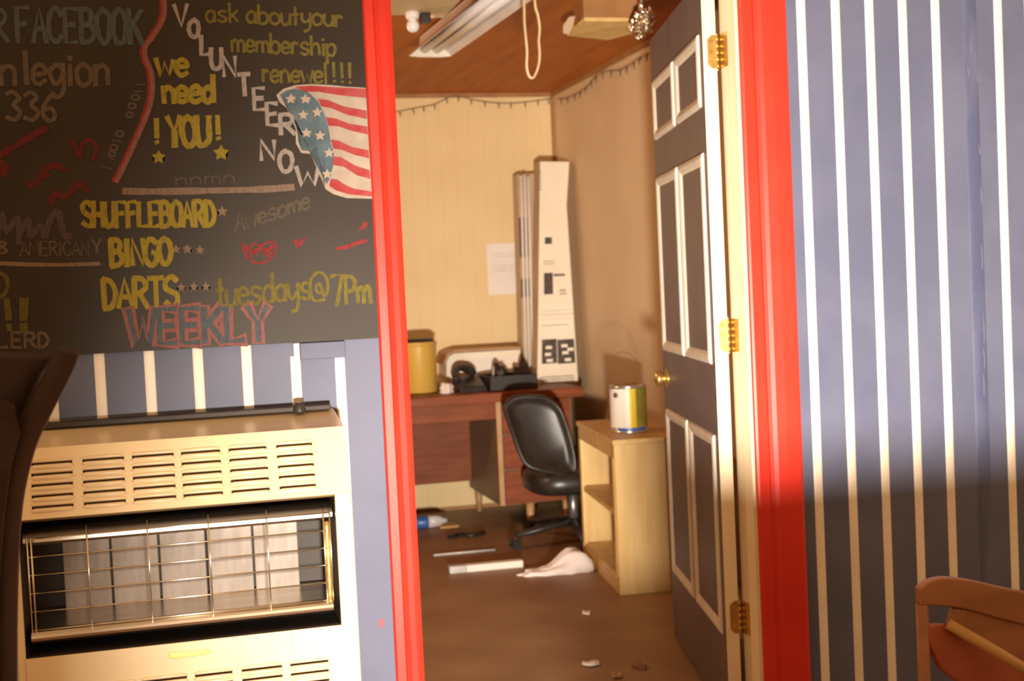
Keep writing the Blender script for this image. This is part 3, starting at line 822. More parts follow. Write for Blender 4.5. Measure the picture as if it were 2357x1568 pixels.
tube(bm, zz, [0.0055 + 0.0008 * (i % 2) for i in range(13)], 10)
ob('igniter_tube', bm, gold_m, HR)
for k in range(6):
    z_ = zbr + 0.024 + (ztr - 0.014 - zbr - 0.024) * k / 5.0
    bm = B(); tube(bm, [(ol + 0.014, -0.250, z_), (orr - 0.014, -0.250, z_)], 0.0017, 8)
    ob('guard_wire', bm, wire_m, HR)
for px in (205, 345, 486, 620):
    x_ = at(px, 1320, 1, -0.252).x
    bm = B(); tube(bm, [(x_, -0.2535, zbr + 0.018), (x_, -0.2535, ztr + 0.006)], 0.0016, 8)
    ob('guard_wire', bm, wire_m, HR)
c = at(690, 952, 1, -0.06)
bm = B(); lathe(bm, (c.x, -0.06, zbk - 0.002), [(0.014, 0), (0.015, 0.006), (0.012, 0.012), (0.012, 0.022), (0.004, 0.024)], 16)
o = ob('control_knob', bm, black_p, HR); o['label'] = 'black control knob'

# ------------------------------------------------------------------ dark chair at the left edge of the view
YL = -1.55
CHR = empty('bar_chair', tuple(at(40, 1300, 1, YL).xy) + (0,), 'dark brown padded chair with a bent wooden frame cropped by the left edge', 'chair')
bm = B()
fr = [(158, 806), (146, 836), (120, 886), (92, 938), (60, 1000), (38, 1070), (22, 1150), (14, 1240), (10, 1340), (8, 1460), (8, 1640)]
P = catmull([at(a, b, 1, YL - 0.02 * (1 - i / 10)) for i, (a, b) in enumerate(fr)], 5)
P.append(Vector((P[-1].x, P[-1].y, 0.0)))
tube(bm, P, [0.013 + 0.003 * min(1, i / 20) for i in range(len(P))], 12)
ob('back_post', bm, bent_w, CHR)
bm = B()
P0_ = at(-190, 806, 1, YL); 
P2 = [Vector((2 * at(-150, 900, 1, YL).x - p.x, p.y, p.z)) for p in P]
tube(bm, P2, [0.013 + 0.003 * min(1, i / 20) for i in range(len(P2))], 12)
ob('back_post', bm, bent_w, CHR)
bm = B()                                       # padded back between the posts
ring = [(108, 852), (136, 815), (60, 812), (-60, 806), (-200, 800), (-330, 806), (-400, 850), (-380, 960), (-340, 1060), (-200, 1090), (-60, 1090), (0, 1070), (40, 1000), (78, 915)]
fr_ = [at(a, b, 1, YL + 0.02) for a, b in ring]
n_ = len(fr_)
cen = sum(fr_, Vector()) / n_
lays = []
for s_, dy in ((0.90, -0.034), (0.975, -0.018), (1.0, 0.0), (0.98, 0.020), (0.90, 0.034)):
    lays.append([bm.verts.new(cen + (p - cen) * s_ + Vector((0, dy, 0))) for p in fr_])
for A, Bq in zip(lays, lays[1:]):
    for k in range(n_):
        bm.faces.new((A[k], A[(k + 1) % n_], Bq[(k + 1) % n_], Bq[k]))
bm.faces.new(lays[0]); bm.faces.new(lays[-1])
ob('backrest', bm, brown_l, CHR, True)
bm = B()
sx = at(-150, 1400, 1, YL).x
zs_ = 0.62
poly = []
for k in range(28):
    a = k * 2 * math.pi / 28
    poly.append((sx + 0.20 * math.copysign(abs(math.cos(a)) ** .6, math.cos(a)), YL + 0.02 - 0.22 + 0.20 * math.copysign(abs(math.sin(a)) ** .6, math.sin(a))))
prism_z(bm, poly, zs_, zs_ + 0.07)
ob('seat', bm, brown_l, CHR, bevel=0.02)
for dx, dy in ((-0.16, -0.36), (0.16, -0.36), (-0.15, -0.02), (0.15, -0.02)):
    bm = B(); tube(bm, [(sx + dx * 1.12, YL + dy, 0), (sx + dx, YL + dy, zs_ + 0.01)], [0.016, 0.019], 10)
    ob('leg', bm, bent_w, CHR)
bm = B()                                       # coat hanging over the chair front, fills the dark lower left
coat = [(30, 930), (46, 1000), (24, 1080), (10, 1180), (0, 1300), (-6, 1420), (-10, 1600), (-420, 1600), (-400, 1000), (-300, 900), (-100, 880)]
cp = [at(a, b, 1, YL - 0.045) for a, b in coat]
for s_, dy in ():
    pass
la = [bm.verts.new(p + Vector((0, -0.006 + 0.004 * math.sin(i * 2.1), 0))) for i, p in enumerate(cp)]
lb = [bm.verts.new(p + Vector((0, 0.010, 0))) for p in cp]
bm.faces.new(la); bm.faces.new(lb)
for k in range(len(cp)):
    bm.faces.new((la[k], la[(k + 1) % len(cp)], lb[(k + 1) % len(cp)], lb[k]))
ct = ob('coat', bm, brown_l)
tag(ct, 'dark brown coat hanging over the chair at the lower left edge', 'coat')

# ------------------------------------------------------------------ wooden chair at the lower right and added shade blocker below the view
YC = -0.62
def rp(px, py, y=YC):
    return at(px, py, 1, y)
BC = empty('wooden_chair', (rp(2260, 1450).x, YC, 0), 'red brown wooden chair with a yellowish seat edge before the striped wall', 'chair')
bm = B()
def slab(quad, dy0, dy1, m, name, bev=0.006):
    bm = B()
    hexa(bm, [p + Vector((0, dy0, 0)) for p in quad], [p + Vector((0, dy1, 0)) for p in quad])
    return ob(name, bm, m, BC, bevel=bev)
top_e = catmull([rp(2112, 1352), rp(2135, 1336), rp(2170, 1328), rp(2230, 1334), rp(2300, 1350), rp(2380, 1366), rp(2460, 1380)], 4)
bot_e = catmull([rp(2114, 1392), rp(2140, 1392), rp(2170, 1394), rp(2230, 1404), rp(2300, 1424), rp(2380, 1442), rp(2460, 1452)], 4)
bm = B()
A = [bm.verts.new(p + Vector((0, -0.014, 0))) for p in top_e] ; Aq = [bm.verts.new(p + Vector((0, 0.014, 0))) for p in top_e]
Bv = [bm.verts.new(p + Vector((0, -0.014, 0))) for p in bot_e]; Bq = [bm.verts.new(p + Vector((0, 0.014, 0))) for p in bot_e]
for i in range(len(A) - 1):
    bm.faces.new((A[i], A[i + 1], Bv[i + 1], Bv[i])); bm.faces.new((Aq[i + 1], Aq[i], Bq[i], Bq[i + 1]))
    bm.faces.new((A[i], Aq[i], Aq[i + 1], A[i + 1])); bm.faces.new((Bv[i + 1], Bq[i + 1], Bq[i], Bv[i]))
bm.faces.new((A[0], Bv[0], Bq[0], Aq[0])); bm.faces.new((A[-1], Aq[-1], Bq[-1], Bv[-1]))
ob('crest_rail', bm, bench_w, BC, bevel=0.005)
slab([rp(2190, 1398), rp(2225, 1402), rp(2212, 1450), rp(2178, 1440)], -0.010, 0.010, bench_w, 'back_slat')
slab([rp(2222, 1400), rp(2470, 1450), rp(2470, 1600), rp(2330, 1540), rp(2190, 1440)], -0.004, 0.004, bench_w, 'back_panel', 0.002)
# seat running towards the viewer with its yellowish edge
s0, s1 = rp(2172, 1432), rp(2400, 1568, YC - 0.10)
bm = B(); tube(bm, [s0 + Vector((0, -0.018, 0)), (s0 + s1) / 2 + Vector((0, -0.018, 0.002)), s1 + Vector((0, -0.018, 0))], 0.0125, 12)
o = ob('seat_edge', bm, bench_e, BC); o['label'] = 'yellowish seat edge'
slab([rp(2112, 1436), rp(2172, 1436), rp(2400, 1572), rp(2400, 1640), rp(2300, 1640), rp(2160, 1540)], -0.012, 0.012, maroon, 'side_panel')
for px in (2122, 2440):
    bm = B(); q = rp(px, 1390); tube(bm, [(q.x, YC, 0), (q.x, YC, q.z)], 0.014, 10); ob('leg', bm, bench_w, BC)

# unseen blocker added in bench form to shade the lower right of the wall
LB = empty('shade_bench', (1.15, -1.85, 0), 'unseen bench-shaped blocker added below the view to shade the wall', 'bench')
bm = B(); box(bm, 0.545, 2.1, -1.98, -1.90, 0.0, 0.638); ob('backrest', bm, bench_w, LB, bevel=0.006)
bm = B(); box(bm, 0.56, 2.085, -1.90, -1.52, 0.36, 0.40); ob('seat', bm, bench_w, LB, bevel=0.006)
for x_ in (0.57, 2.04):
    bm = B(); box(bm, x_, x_ + 0.035, -1.90, -1.53, 0, 0.36); ob('side_panel', bm, bench_w, LB, bevel=0.004)

# ------------------------------------------------------------------ desk
DY0, DY1 = 3.22, 3.94
dl, dr = -0.05, 2.02
pb0 = at(1152, 1165, 1, DY0)
zt = at(1150, 925, 1, DY0).z; ztp = at(1150, 905, 1, DY0).z + 0.004
zped = pb0.z
DK = empty('desk', ((dl + dr) / 2, (DY0 + DY1) / 2, 0), 'red brown wooden pedestal desk against the back wall of the room', 'desk')
bm = B(); box(bm, dl, dr, DY0 - 0.03, DY1, zt, ztp); ob('desktop', bm, desk_m, DK, bevel=0.004)
xp0, xp1 = pb0.x, 1.96
bm = B(); box(bm, xp0 + 0.02, xp1, DY0 + 0.012, DY1 - 0.02, zped, zt); ob('pedestal', bm, desk_side, DK)
bm = B(); box(bm, xp0, xp0 + 0.024, DY0, DY1 - 0.02, zped, zt); o = ob('side_panel', bm, [desk_side], DK, bevel=0.002)
bm = B(); box(bm, xp0 - 0.001, xp0 + 0.024, DY0 - 0.006, DY0 - 0.0005, zped, zt); ob('edge_strip', bm, desk_edge, DK, bevel=0.001)
hh = (zt - zped) / 3
for k in range(3):
    bm = B(); box(bm, xp0 + 0.03, xp1 - 0.01, DY0 - 0.004, DY0 + 0.012, zped + k * hh + 0.004, zped + (k + 1) * hh - 0.004)
    dd = ob('drawer', bm, desk_m, DK, bevel=0.002)
    bm = B(); tube(bm, [((xp0 + xp1) / 2 - 0.05, DY0 - 0.014, zped + (k + .5) * hh), ((xp0 + xp1) / 2 + 0.05, DY0 - 0.014, zped + (k + .5) * hh)], 0.005, 8)
    ob('drawer_handle', bm, brass, dd)
ymod = 3.86
zm0 = at(960, 1117, 1, ymod).z
bm = B(); box(bm, dl + 0.02, xp0 + 0.002, ymod, ymod + 0.018, zm0, zt); ob('modesty_panel', bm, desk_m, DK)
bm = B(); box(bm, dl + 0.02, xp0, DY0 - 0.002, DY0 + 0.018, zt - 0.085, zt); ob('apron', bm, desk_m, DK, bevel=0.002)
bm = B(); box(bm, dl, dl + 0.03, DY0, DY1 - 0.02, 0.0, zt); ob('side_panel', bm, desk_side, DK)
for x_, y_ in ((at(1222, 1200, 1, DY0 + 0.03).x, DY0 + 0.03), (xp0 + 0.04, DY1 - 0.06), (xp1 - 0.04, DY0 + 0.03), (xp1 - 0.04, DY1 - 0.06)):
    bm = B(); tube(bm, [(x_, y_, 0), (x_, y_, zped + 0.002)], [0.014, 0.024], 12); ob('leg', bm, desk_edge, DK)

# things on the desk
ZD = ztp
def zc(px, py, y):
    return at(px, py, 1, y)
# yellow bin
l_, r_ = zc(928, 900, 3.5), zc(1011, 900, 3.5)
tz = zc(975, 787, 3.5).z
rad = (r_.x - l_.x) / 2; cx_ = (l_.x + r_.x) / 2
bm = B()
H_ = tz - ZD
lathe(bm, (cx_, 3.5 + rad * 0.2, ZD), [(rad * .90, 0), (rad * .93, 0.004), (rad * .97, H_ * .9), (rad * 1.0, H_ - 0.012), (rad * 1.02, H_ - 0.010), (rad * 1.02, H_), (rad * .96, H_), (rad * .93, H_ - 0.02), (rad * .88, 0.02), (0.001, 0.018)], 32)
o = ob('bin', bm, yellow_p); tag(o, 'yellow plastic bin standing at the left end of the desk', 'bin')
bm = B()  # dark insert standing in for the bin's shadow above its rim
lathe(bm, (cx_, 3.5 + rad * 0.2, ZD), [(rad * .86, 0.022), (rad * .88, H_ + 0.012), (rad * .7, H_ + 0.018), (0.001, H_ + 0.018)], 24)
o2 = ob('bin_shade_top', bm, black_p, o); o2['label'] = 'dark insert standing in for shade above the rim'
# white storage tray / machine behind the clutter
a_, b_ = zc(1026, 880, 3.72), zc(1200, 880, 3.72)
tz = zc(1120, 808, 3.72).z
MC = empty('office_machine', ((a_.x + b_.x) / 2, 3.78, ZD), 'cream office machine with a rounded brown top edge behind the dark clutter', 'office machine')
bm = B()
poly = [(a_.x, ZD), (b_.x, ZD), (b_.x, tz), (a_.x + 0.05, tz), (a_.x + 0.02, tz - 0.015), (a_.x + 0.004, tz - 0.05)]
hexa(bm, [(x_, 3.70, z_) for x_, z_ in poly], [(x_, 3.90, z_) for x_, z_ in poly]); ob('body', bm, carton_m, MC, bevel=0.006)
bm = B()  # brown band along the top and upper left of the body
tp = [(a_.x - 0.004, tz - 0.06), (a_.x + 0.016, tz - 0.012), (a_.x + 0.05, tz + 0.003), (b_.x, tz + 0.003), (b_.x, tz + 0.014), (a_.x + 0.046, tz + 0.014), (a_.x + 0.006, tz - 0.004), (a_.x - 0.014, tz - 0.058)]
hexa(bm, [(x_, 3.69, z_) for x_, z_ in tp], [(x_, 3.91, z_) for x_, z_ in tp]); ob('top_band', bm, desk_edge, MC, bevel=0.002)
q0, q1 = zc(1082, 826, 3.695), zc(1160, 860, 3.695)
bm = B(); box(bm, q0.x, q1.x, 3.694, 3.702, q1.z, q0.z); ob('paper_slot', bm, paper_m, MC, bevel=0.001)
# dark clutter heap: cable bundle, phone, strap, stapler
def blob(name, cpx, w_, d_, h_, y, m, label, cat, seed, group=None, sq=0.5):
    rnd = random.Random(seed)
    c_ = zc(cpx, 895, y); bm = B()
    bmesh.ops.create_icosphere(bm, subdivisions=3, radius=1.0)
    for v in bm.verts:
        n = v.co.copy()
        k = 1 + 0.18 * math.sin(5 * n.x + seed) * math.cos(4 * n.y + seed * 2) + 0.10 * math.sin(9 * n.z + 3 * n.x + seed)
        zz_ = max(n.z, -0.55) + 0.55
        v.co = Vector((c_.x + n.x * w_ / 2 * k, y + n.y * d_ / 2 * k, ZD + zz_ * h_ / 1.55 * k))
    o = ob(name, bm, m, None, True); tag(o, label, cat, group); return o
ph = zc(1040, 890, 3.45)
TL = empty('telephone', (zc(1085, 890, 3.42).x, 3.42, ZD), 'black desk telephone with its handset up at the left of the clutter', 'telephone')
bm = B(); x_ = zc(1085, 890, 3.42).x
hexa(bm, [(x_ - 0.08, 3.33, ZD), (x_ + 0.065, 3.33, ZD), (x_ + 0.065, 3.53, ZD), (x_ - 0.08, 3.53, ZD)],
     [(x_ - 0.075, 3.34, ZD + 0.030), (x_ + 0.06, 3.34, ZD + 0.030), (x_ + 0.06, 3.52, ZD + 0.075), (x_ - 0.075, 3.52, ZD + 0.075)])
ob('base', bm, black_p, TL, bevel=0.006)
bm = B()
tube(bm, catmull([(x_ - 0.085, 3.36, ZD + 0.055), (x_ - 0.08, 3.42, ZD + 0.100), (x_ - 0.05, 3.46, ZD + 0.120), (x_ + 0.00, 3.50, ZD + 0.110), (x_ + 0.04, 3.51, ZD + 0.085)], 4),
     [0.022, 0.024, 0.022, 0.017, 0.016, 0.015, 0.015, 0.016, 0.017, 0.018, 0.020, 0.022, 0.024, 0.025, 0.024, 0.022, 0.018], 12)
ob('handset', bm, black_p, TL)
KB = empty('document_tray', (zc(1165, 890, 3.42).x, 3.42, ZD), 'low black desk tray full of clutter beside the tall printed carton', 'tray')
x0_, x1_ = zc(1118, 890, 3.40).x, zc(1226, 890, 3.40).x
bm = B()
box(bm, x0_, x1_, 3.30, 3.56, ZD, ZD + 0.006); box(bm, x0_, x1_, 3.30, 3.306, ZD, ZD + 0.075); box(bm, x0_, x1_, 3.554, 3.56, ZD, ZD + 0.075)
box(bm, x0_, x0_ + 0.006, 3.30, 3.56, ZD, ZD + 0.075); box(bm, x1_ - 0.006, x1_, 3.30, 3.56, ZD, ZD + 0.075)
ob('tray', bm, black_p, KB, bevel=0.002)
blob('cloth_bundle', 1150, 0.085, 0.09, 0.135, 3.44, black_v, 'black rumpled bundle in the left half of the desk tray', 'bundle', 3)
blob('rag', 1205, 0.10, 0.10, 0.125, 3.42, brown_l, 'dark brown rag in the right end of the black desk tray', 'rag', 5)
bm = B()
for k in range(2):
    P = [Vector((x0_ + 0.03 + k * 0.05 + 0.006 * k, 3.38, ZD + 0.006)), Vector((x0_ + 0.05 + k * 0.05, 3.41, ZD + 0.12))]
    pn = B(); tube(pn, P, [0.005, 0.004], 8)
    o = ob('pen', pn, black_p if k else clear_p); tag(o, ('black' if k else 'pale grey') + ' pen leaning in the desk tray', 'pen', None)
bm.free()
blob('crumpled_paper', 1028, 0.07, 0.10, 0.055, 3.36, paper_m, 'crumpled white paper between the yellow bin and the telephone', 'paper', 8)

# tall printed carton in the corner, leaning a little
k0 = zc(1237, 893, 3.56); k1 = zc(1331, 890, 3.56)
h_t = zc(1245, 376, 3.56).z
xb0, xb1 = k0.x, min(k1.x, RX1 - 0.03)
tl_ = zc(1243, 372, 3.64); tr_ = zc(1302, 376, 3.64)
CT = empty('tall_carton', ((xb0 + xb1) / 2, 3.66, ZD), 'tall narrow white carton with black printing leaning in the room corner', 'carton')
yb_ = 3.60
def cf(u, v, off=0.0):
    """point on the carton front: u 0..1 across, v 0..1 up"""
    bl = Vector((xb0, 3.56, ZD)); br = Vector((xb1, 3.56, ZD)); tl = Vector((tl_.x, 3.64, tl_.z)); tr = Vector((tr_.x + 0.02, 3.64, tl_.z - 0.005))
    mr = Vector((xb1, 3.625, ZD + 0.80 * (tl_.z - ZD)))
    L_ = bl.lerp(tl, v)
    R_ = br.lerp(mr, v / 0.80) if v < 0.80 else mr.lerp(tr, (v - 0.80) / 0.20)
    p = L_.lerp(R_, u)
    return p + Vector((0, -off, 0))
bm = B()
vsn = [0, 0.3, 0.6, 0.80, 0.9, 1.0]
fl = [[bm.verts.new(cf(u, v)) for u in (0, 1)] for v in vsn]
bk = [[bm.verts.new(cf(u, v) + Vector((0.0, 0.11, 0))) for u in (0, 1)] for v in vsn]
for i in range(len(vsn) - 1):
    bm.faces.new((fl[i][0], fl[i][1], fl[i + 1][1], fl[i + 1][0]))
    bm.faces.new((bk[i][1], bk[i][0], bk[i + 1][0], bk[i + 1][1]))
    f = bm.faces.new((fl[i][1], bk[i][1], bk[i + 1][1], fl[i + 1][1])); f.material_index = 1
    f = bm.faces.new((bk[i][0], fl[i][0], fl[i + 1][0], bk[i + 1][0])); f.material_index = 1
bm.faces.new((fl[0][0], fl[0][1], bk[0][1], bk[0][0])); bm.faces.new((fl[-1][0], fl[-1][1], bk[-1][1], bk[-1][0]))
ob('box_body', bm, [carton_m, carton_s], CT)
def uv(px, py):
    """nearest carton front coordinates for a pixel"""
    best = None
    p = zc(px, py, 3.60)
    v = (p.z - ZD) / (tl_.z - ZD)
    a0 = cf(0, v); a1 = cf(1, v)
    p = zc(px, py, a0.y)
    return (p.x - a0.x) / (a1.x - a0.x), (p.z - ZD) / (tl_.z - ZD)
def patch(x0, y0, x1, y1, m, nm, off=0.0012):
    bm = B()
    u0, v0 = uv(x0, y1); u1, v1 = uv(x1, y0)
    u0 = max(0.0, u0); u1 = min(1.0, u1)
    bm.faces.new([bm.verts.new(cf(u, v, off)) for u, v in ((u0, v0), (u1, v0), (u1, v1), (u0, v1))])
    o = ob(nm, bm, m, CT); return o
for q_ in ((1252, 628, 1272, 678), (1274, 630, 1300, 636), (1254, 546, 1270, 562), (1247, 780, 1281, 838), (1284, 780, 1321, 838)):
    o = patch(*q_, print_m, 'printed_picture'); o['label'] = 'dark printed picture'
for q_ in ((1250, 600, 1276, 603), (1250, 606, 1276, 609), (1246, 692, 1308, 695), (1246, 712, 1325, 717), (1246, 722, 1325, 725), (1246, 732, 1312, 735), (1246, 746, 1308, 751),
           (1246, 757, 1300, 760), (1244, 866, 1322, 868), (1244, 872, 1322, 874), (1244, 878, 1322, 880), (1288, 666, 1302, 671), (1288, 674, 1304, 678)):
    patch(*q_, print_l, 'printed_line')
for y_ in range(392, 440, 7):
    patch(1240, y_, 1246, y_ + 3, print_l, 'printed_line')
for x_, y_ in ((1256, 796), (1254, 812), (1292, 792), (1294, 808), (1306, 800), (1258, 826), (1300, 824)):
    patch(x_, y_, x_ + 14, y_ + 8, carton_m, 'printed_picture', 0.002)
# second carton, tan, standing behind on its left, with dark printed bands
k0 = zc(1207, 893, 3.74); k1 = zc(1243, 893, 3.74)
SC = empty('slim_carton', ((k0.x + k1.x) / 2, 3.78, ZD), 'slim tan carton with dark bands standing left of the white carton', 'carton')
tp0 = zc(1193, 400, 3.80); tp1 = zc(1234, 385, 3.80)
def sf(u, v, off=0.0):
    p = Vector((k0.x, 3.74, ZD)).lerp(Vector((tp0.x, 3.82, tp0.z)), v).lerp(Vector((k1.x, 3.74, ZD)).lerp(Vector((tp1.x, 3.82, tp0.z)), v), u)
    return p + Vector((0, -off, 0))
bm = B()
hexa(bm, [sf(0, 0), sf(1, 0), sf(1, 0) + Vector((0, .1, 0)), sf(0, 0) + Vector((0, .1, 0))], [sf(0, 1), sf(1, 1), sf(1, 1) + Vector((0, .1, 0)), sf(0, 1) + Vector((0, .1, 0))])
ob('box_body', bm, carton_s, SC)
for y0, y1 in ((500, 592), (642, 684)):
    bm = B()
    va = (zc(1210, y1, 3.78).z - ZD) / (tp0.z - ZD); vb = (zc(1210, y0, 3.78).z - ZD) / (tp0.z - ZD)
    bm.faces.new([bm.verts.new(sf(u, v, 0.0015)) for u, v in ((0.0, va), (0.5, va), (0.5, vb), (0.0, vb))])
    o = ob('printed_band', bm, print_m, SC); o['label'] = 'dark printed band'
# rolled papers sticking out in front of the slim carton
for k, (pxb, pxt, pyt) in enumerate(((1211, 1199, 404), (1219, 1207.5, 402), (1227, 1216, 406))):
    a = zc(pxb, 860, 3.705); b = zc(pxt, pyt, 3.725)
    bm = B(); tube(bm, [Vector((a.x, 3.705, ZD)), a.lerp(b, 0.5), b], [0.004, 0.006, 0.008], 12)
    o = ob('paper_roll', bm, paper_m)
    tag(o, ('leftmost', 'middle', 'rightmost')[k] + ' of three thin white paper rolls beside the tall white carton', 'paper roll', 'paper rolls by the carton')
# paper on the back wall
q0, q1 = zc(1119, 562, RY), zc(1203, 676, RY)
bm = B()
box(bm, q0.x, q1.x, RY - 0.004, RY - 0.001, q1.z, q0.z)
PP = ob('paper_notice', bm, paper_m); tag(PP, 'white sheet of paper pinned on the tan back wall', 'paper')
for f_ in (0.80, 0.74, 0.55, 0.50, 0.45):
    bm = B(); zz_ = q1.z + (q0.z - q1.z) * f_
    box(bm, q0.x + 0.03, q1.x - 0.03, RY - 0.0048, RY - 0.0042, zz_, zz_ + 0.006)
    ob('printed_line', bm, MATS['pale_ink'], PP)

# ------------------------------------------------------------------ office chair
OC = empty('office_chair', (1.75, 2.73, 0), 'black office chair with a curved back standing before the desk', 'chair')
yb0 = 2.68
outl = [(1166, 946), (1176, 922), (1200, 911), (1240, 910), (1272, 918), (1296, 940), (1310, 980), (1322, 1030), (1328, 1078), (1318, 1100), (1270, 1092), (1216, 1078),
        (1196, 1052), (1180, 1000)]
bk_ = catmull([at(a, b, 1, yb0) for a, b in outl], 4, True)
cen = sum(bk_, Vector()) / len(bk_)
bm = B()
lays = []
for s_, dy in ((0.70, 0.022), (0.80, 0.012), (0.90, -0.006), (0.97, -0.012), (1.0, 0.004), (0.98, 0.030), (0.9, 0.050), (0.6, 0.062)):
    row = []
    for p in bk_:
        q = cen + (p - cen) * s_
        bow = 0.9 * (q.x - cen.x) ** 2 + 0.35 * (q.z - cen.z) ** 2
        row.append(bm.verts.new(q + Vector((0, dy + bow + 0.22 * (q.z - cen.z), 0))))
    lays.append(row)
n_ = len(bk_)
for A, Bq in zip(lays, lays[1:]):
    for k in range(n_):
        bm.faces.new((A[k], A[(k + 1) % n_], Bq[(k + 1) % n_], Bq[k]))
bm.faces.new(lays[0]); bm.faces.new(lays[-1])
ob('backrest', bm, black_v, OC, True)
sc = at(1310, 1100, 1, 2.83)
bm = B()
sw, sd = 0.215, 0.21
lays = []
for s_, z_ in ((0.86, -0.055), (0.97, -0.040), (1.0, -0.005), (0.97, 0.032), (0.85, 0.052), (0.4, 0.056)):
    row = []
    for k in range(32):
        a = k * 2 * math.pi / 32
        row.append(bm.verts.new((sc.x + sw * s_ * math.copysign(abs(math.cos(a)) ** .65, math.cos(a)), 2.83 + sd * s_ * math.copysign(abs(math.sin(a)) ** .65, math.sin(a)), sc.z + z_)))
    lays.append(row)
for A, Bq in zip(lays, lays[1:]):
    for k in range(32):
        bm.faces.new((A[k], A[(k + 1) % 32], Bq[(k + 1) % 32], Bq[k]))
bm.faces.new(lays[0]); bm.faces.new(lays[-1])
ob('seat', bm, black_v, OC, True)
bm = B()
tube(bm, catmull([(sc.x - 0.02, 2.83, sc.z - 0.045), (sc.x - 0.03, 2.79, sc.z - 0.02), (sc.x - 0.035, 2.78, sc.z + 0.06), (cen.x + 0.01, 2.755, cen.z - 0.04)], 5), 0.014, 10, flat=(0.6, 1.6))
ob('back_bracket', bm, black_p, OC)
bm = B()
pcx = at(1322, 1220, 1, 2.81).x
tube(bm, [(pcx, 2.81, 0.075), (pcx, 2.81, sc.z - 0.045)], [0.026, 0.022], 14)
ob('post', bm, grey_metal, OC)
for k in range(5):
    a = math.radians(190 + 72 * k)
    e = Vector((pcx + 0.31 * math.cos(a), 2.81 + 0.31 * math.sin(a), 0.066))
    bm = B(); tube(bm, [(pcx, 2.81, 0.100), (pcx + 0.14 * math.cos(a), 2.81 + 0.14 * math.sin(a), 0.090), tuple(e)], [0.030, 0.026, 0.018], 10, flat=(0.7, 1.2))
    lg = ob('leg', bm, black_p, OC)
    bm = B()
    tv = Vector((-math.sin(a), math.cos(a), 0))
    for s_ in (-1, 1):
        c0 = Vector((e.x, e.y, 0.026)) + tv * 0.008 * s_
        tube(bm, [c0, c0 + tv * 0.014 * s_], 0.025, 16)
    tube(bm, [(e.x, e.y, 0.028), (e.x, e.y, 0.068)], 0.007, 8)
    ob('caster', bm, black_p, lg)

# ------------------------------------------------------------------ pine shelf unit and paint can
K0 = at(1428, 1371, 2, 0); K1 = at(1343, 1282, 2, 0)
kd = Vector((K1.x - K0.x, K1.y - K0.y, 0)); KL = kd.length; kd.normalize()
kn_ = Vector((kd.y, -kd.x, 0))                  # to the right, into the unit
hK = at(1428, 1012, 1, K0.y).z
KD = 0.30
def kp(a, b, z):
    return Vector((K0.x, K0.y, 0)) + kd * a + kn_ * b + Vector((0, 0, z))
def kbox(bm, a0, a1, b0, b1, z0, z1):
    hexa(bm, [kp(a0, b0, z0), kp(a1, b0, z0), kp(a1, b1, z0), kp(a0, b1, z0)], [kp(a0, b0, z1), kp(a1, b0, z1), kp(a1, b1, z1), kp(a0, b1, z1)])
SH = empty('shelf_unit', tuple(kp(KL / 2, KD / 2, 0)), 'low pale pine shelf unit standing beside the open door', 'shelf')
th = 0.020
for a0 in (0, KL - th):
    bm = B(); kbox(bm, a0, a0 + th, 0, KD, 0, hK - th); ob('side_panel', bm, pine, SH, bevel=0.002)
bm = B(); kbox(bm, -0.006, KL + 0.006, -0.006, KD, hK - th, hK); ob('top', bm, pine, SH, bevel=0.002)
bm = B(); kbox(bm, th, KL - th, KD - 0.012, KD, 0.0, hK - th); ob('back_panel', bm, pine, SH)
for z_ in (0.05, hK * 0.50):
    bm = B(); kbox(bm, th, KL - th, 0.004, KD - 0.012, z_, z_ + th); ob('shelf', bm, pine, SH)
bm = B(); kbox(bm, th, KL - th, 0.002, 0.014, 0.0, 0.05); ob('kick_board', bm, pine, SH)
for a0 in (th, KL - th - 0.035):
    bm = B(); kbox(bm, a0, a0 + 0.035, -0.002, 0.012, 0.07, hK - th); ob('face_stile', bm, pine, SH)
bm = B(); kbox(bm, th, KL - th, -0.002, 0.012, hK - th - 0.055, hK - th); ob('face_rail', bm, pine, SH)
# small scrap on the lower shelf
# paint can
ca = at(1408, 985, 1, 1.93); cb = at(1489, 985, 1, 1.93)
cr = (cb.x - ca.x) / 2; ccx = (ca.x + cb.x) / 2; ccy = 1.93
pc = kp(0.25, 0.13, 0)
chh = at(1447, 885, 1, ccy).z - hK
PC = empty('paint_can', (ccx, ccy, hK), 'white labelled metal paint can with a painted yellow highlight on the pine shelf unit', 'paint can')
def can_seg(z0, z1, m, name, a0, a1, r):
    bm = B()
    n = 20
    lo = []; hi = []
    for k in range(n + 1):
        a = math.radians(a0 + (a1 - a0) * k / n)
        lo.append(bm.verts.new((ccx + r * math.cos(a), ccy + r * math.sin(a), z0))); hi.append(bm.verts.new((ccx + r * math.cos(a), ccy + r * math.sin(a), z1)))
    for k in range(n):
        f = bm.faces.new((lo[k], lo[k + 1], hi[k + 1], hi[k])); f.smooth = True
    return ob(name, bm, m, PC)
bm = B()
lathe(bm, (ccx, ccy, hK), [(cr * .97, 0), (cr, 0.003), (cr, 0.008), (cr * .975, 0.010), (cr * .975, chh - 0.012), (cr, chh - 0.010), (cr, chh - 0.003), (cr * .96, chh),
                           (cr * .90, chh - 0.004), (cr * .78, chh - 0.002), (cr * .76, chh - 0.006), (0.001, chh - 0.006)], 36)
ob('can_body', bm, can_m, PC)
view = math.degrees(math.atan2(CAM.y - ccy, CAM.x - ccx))
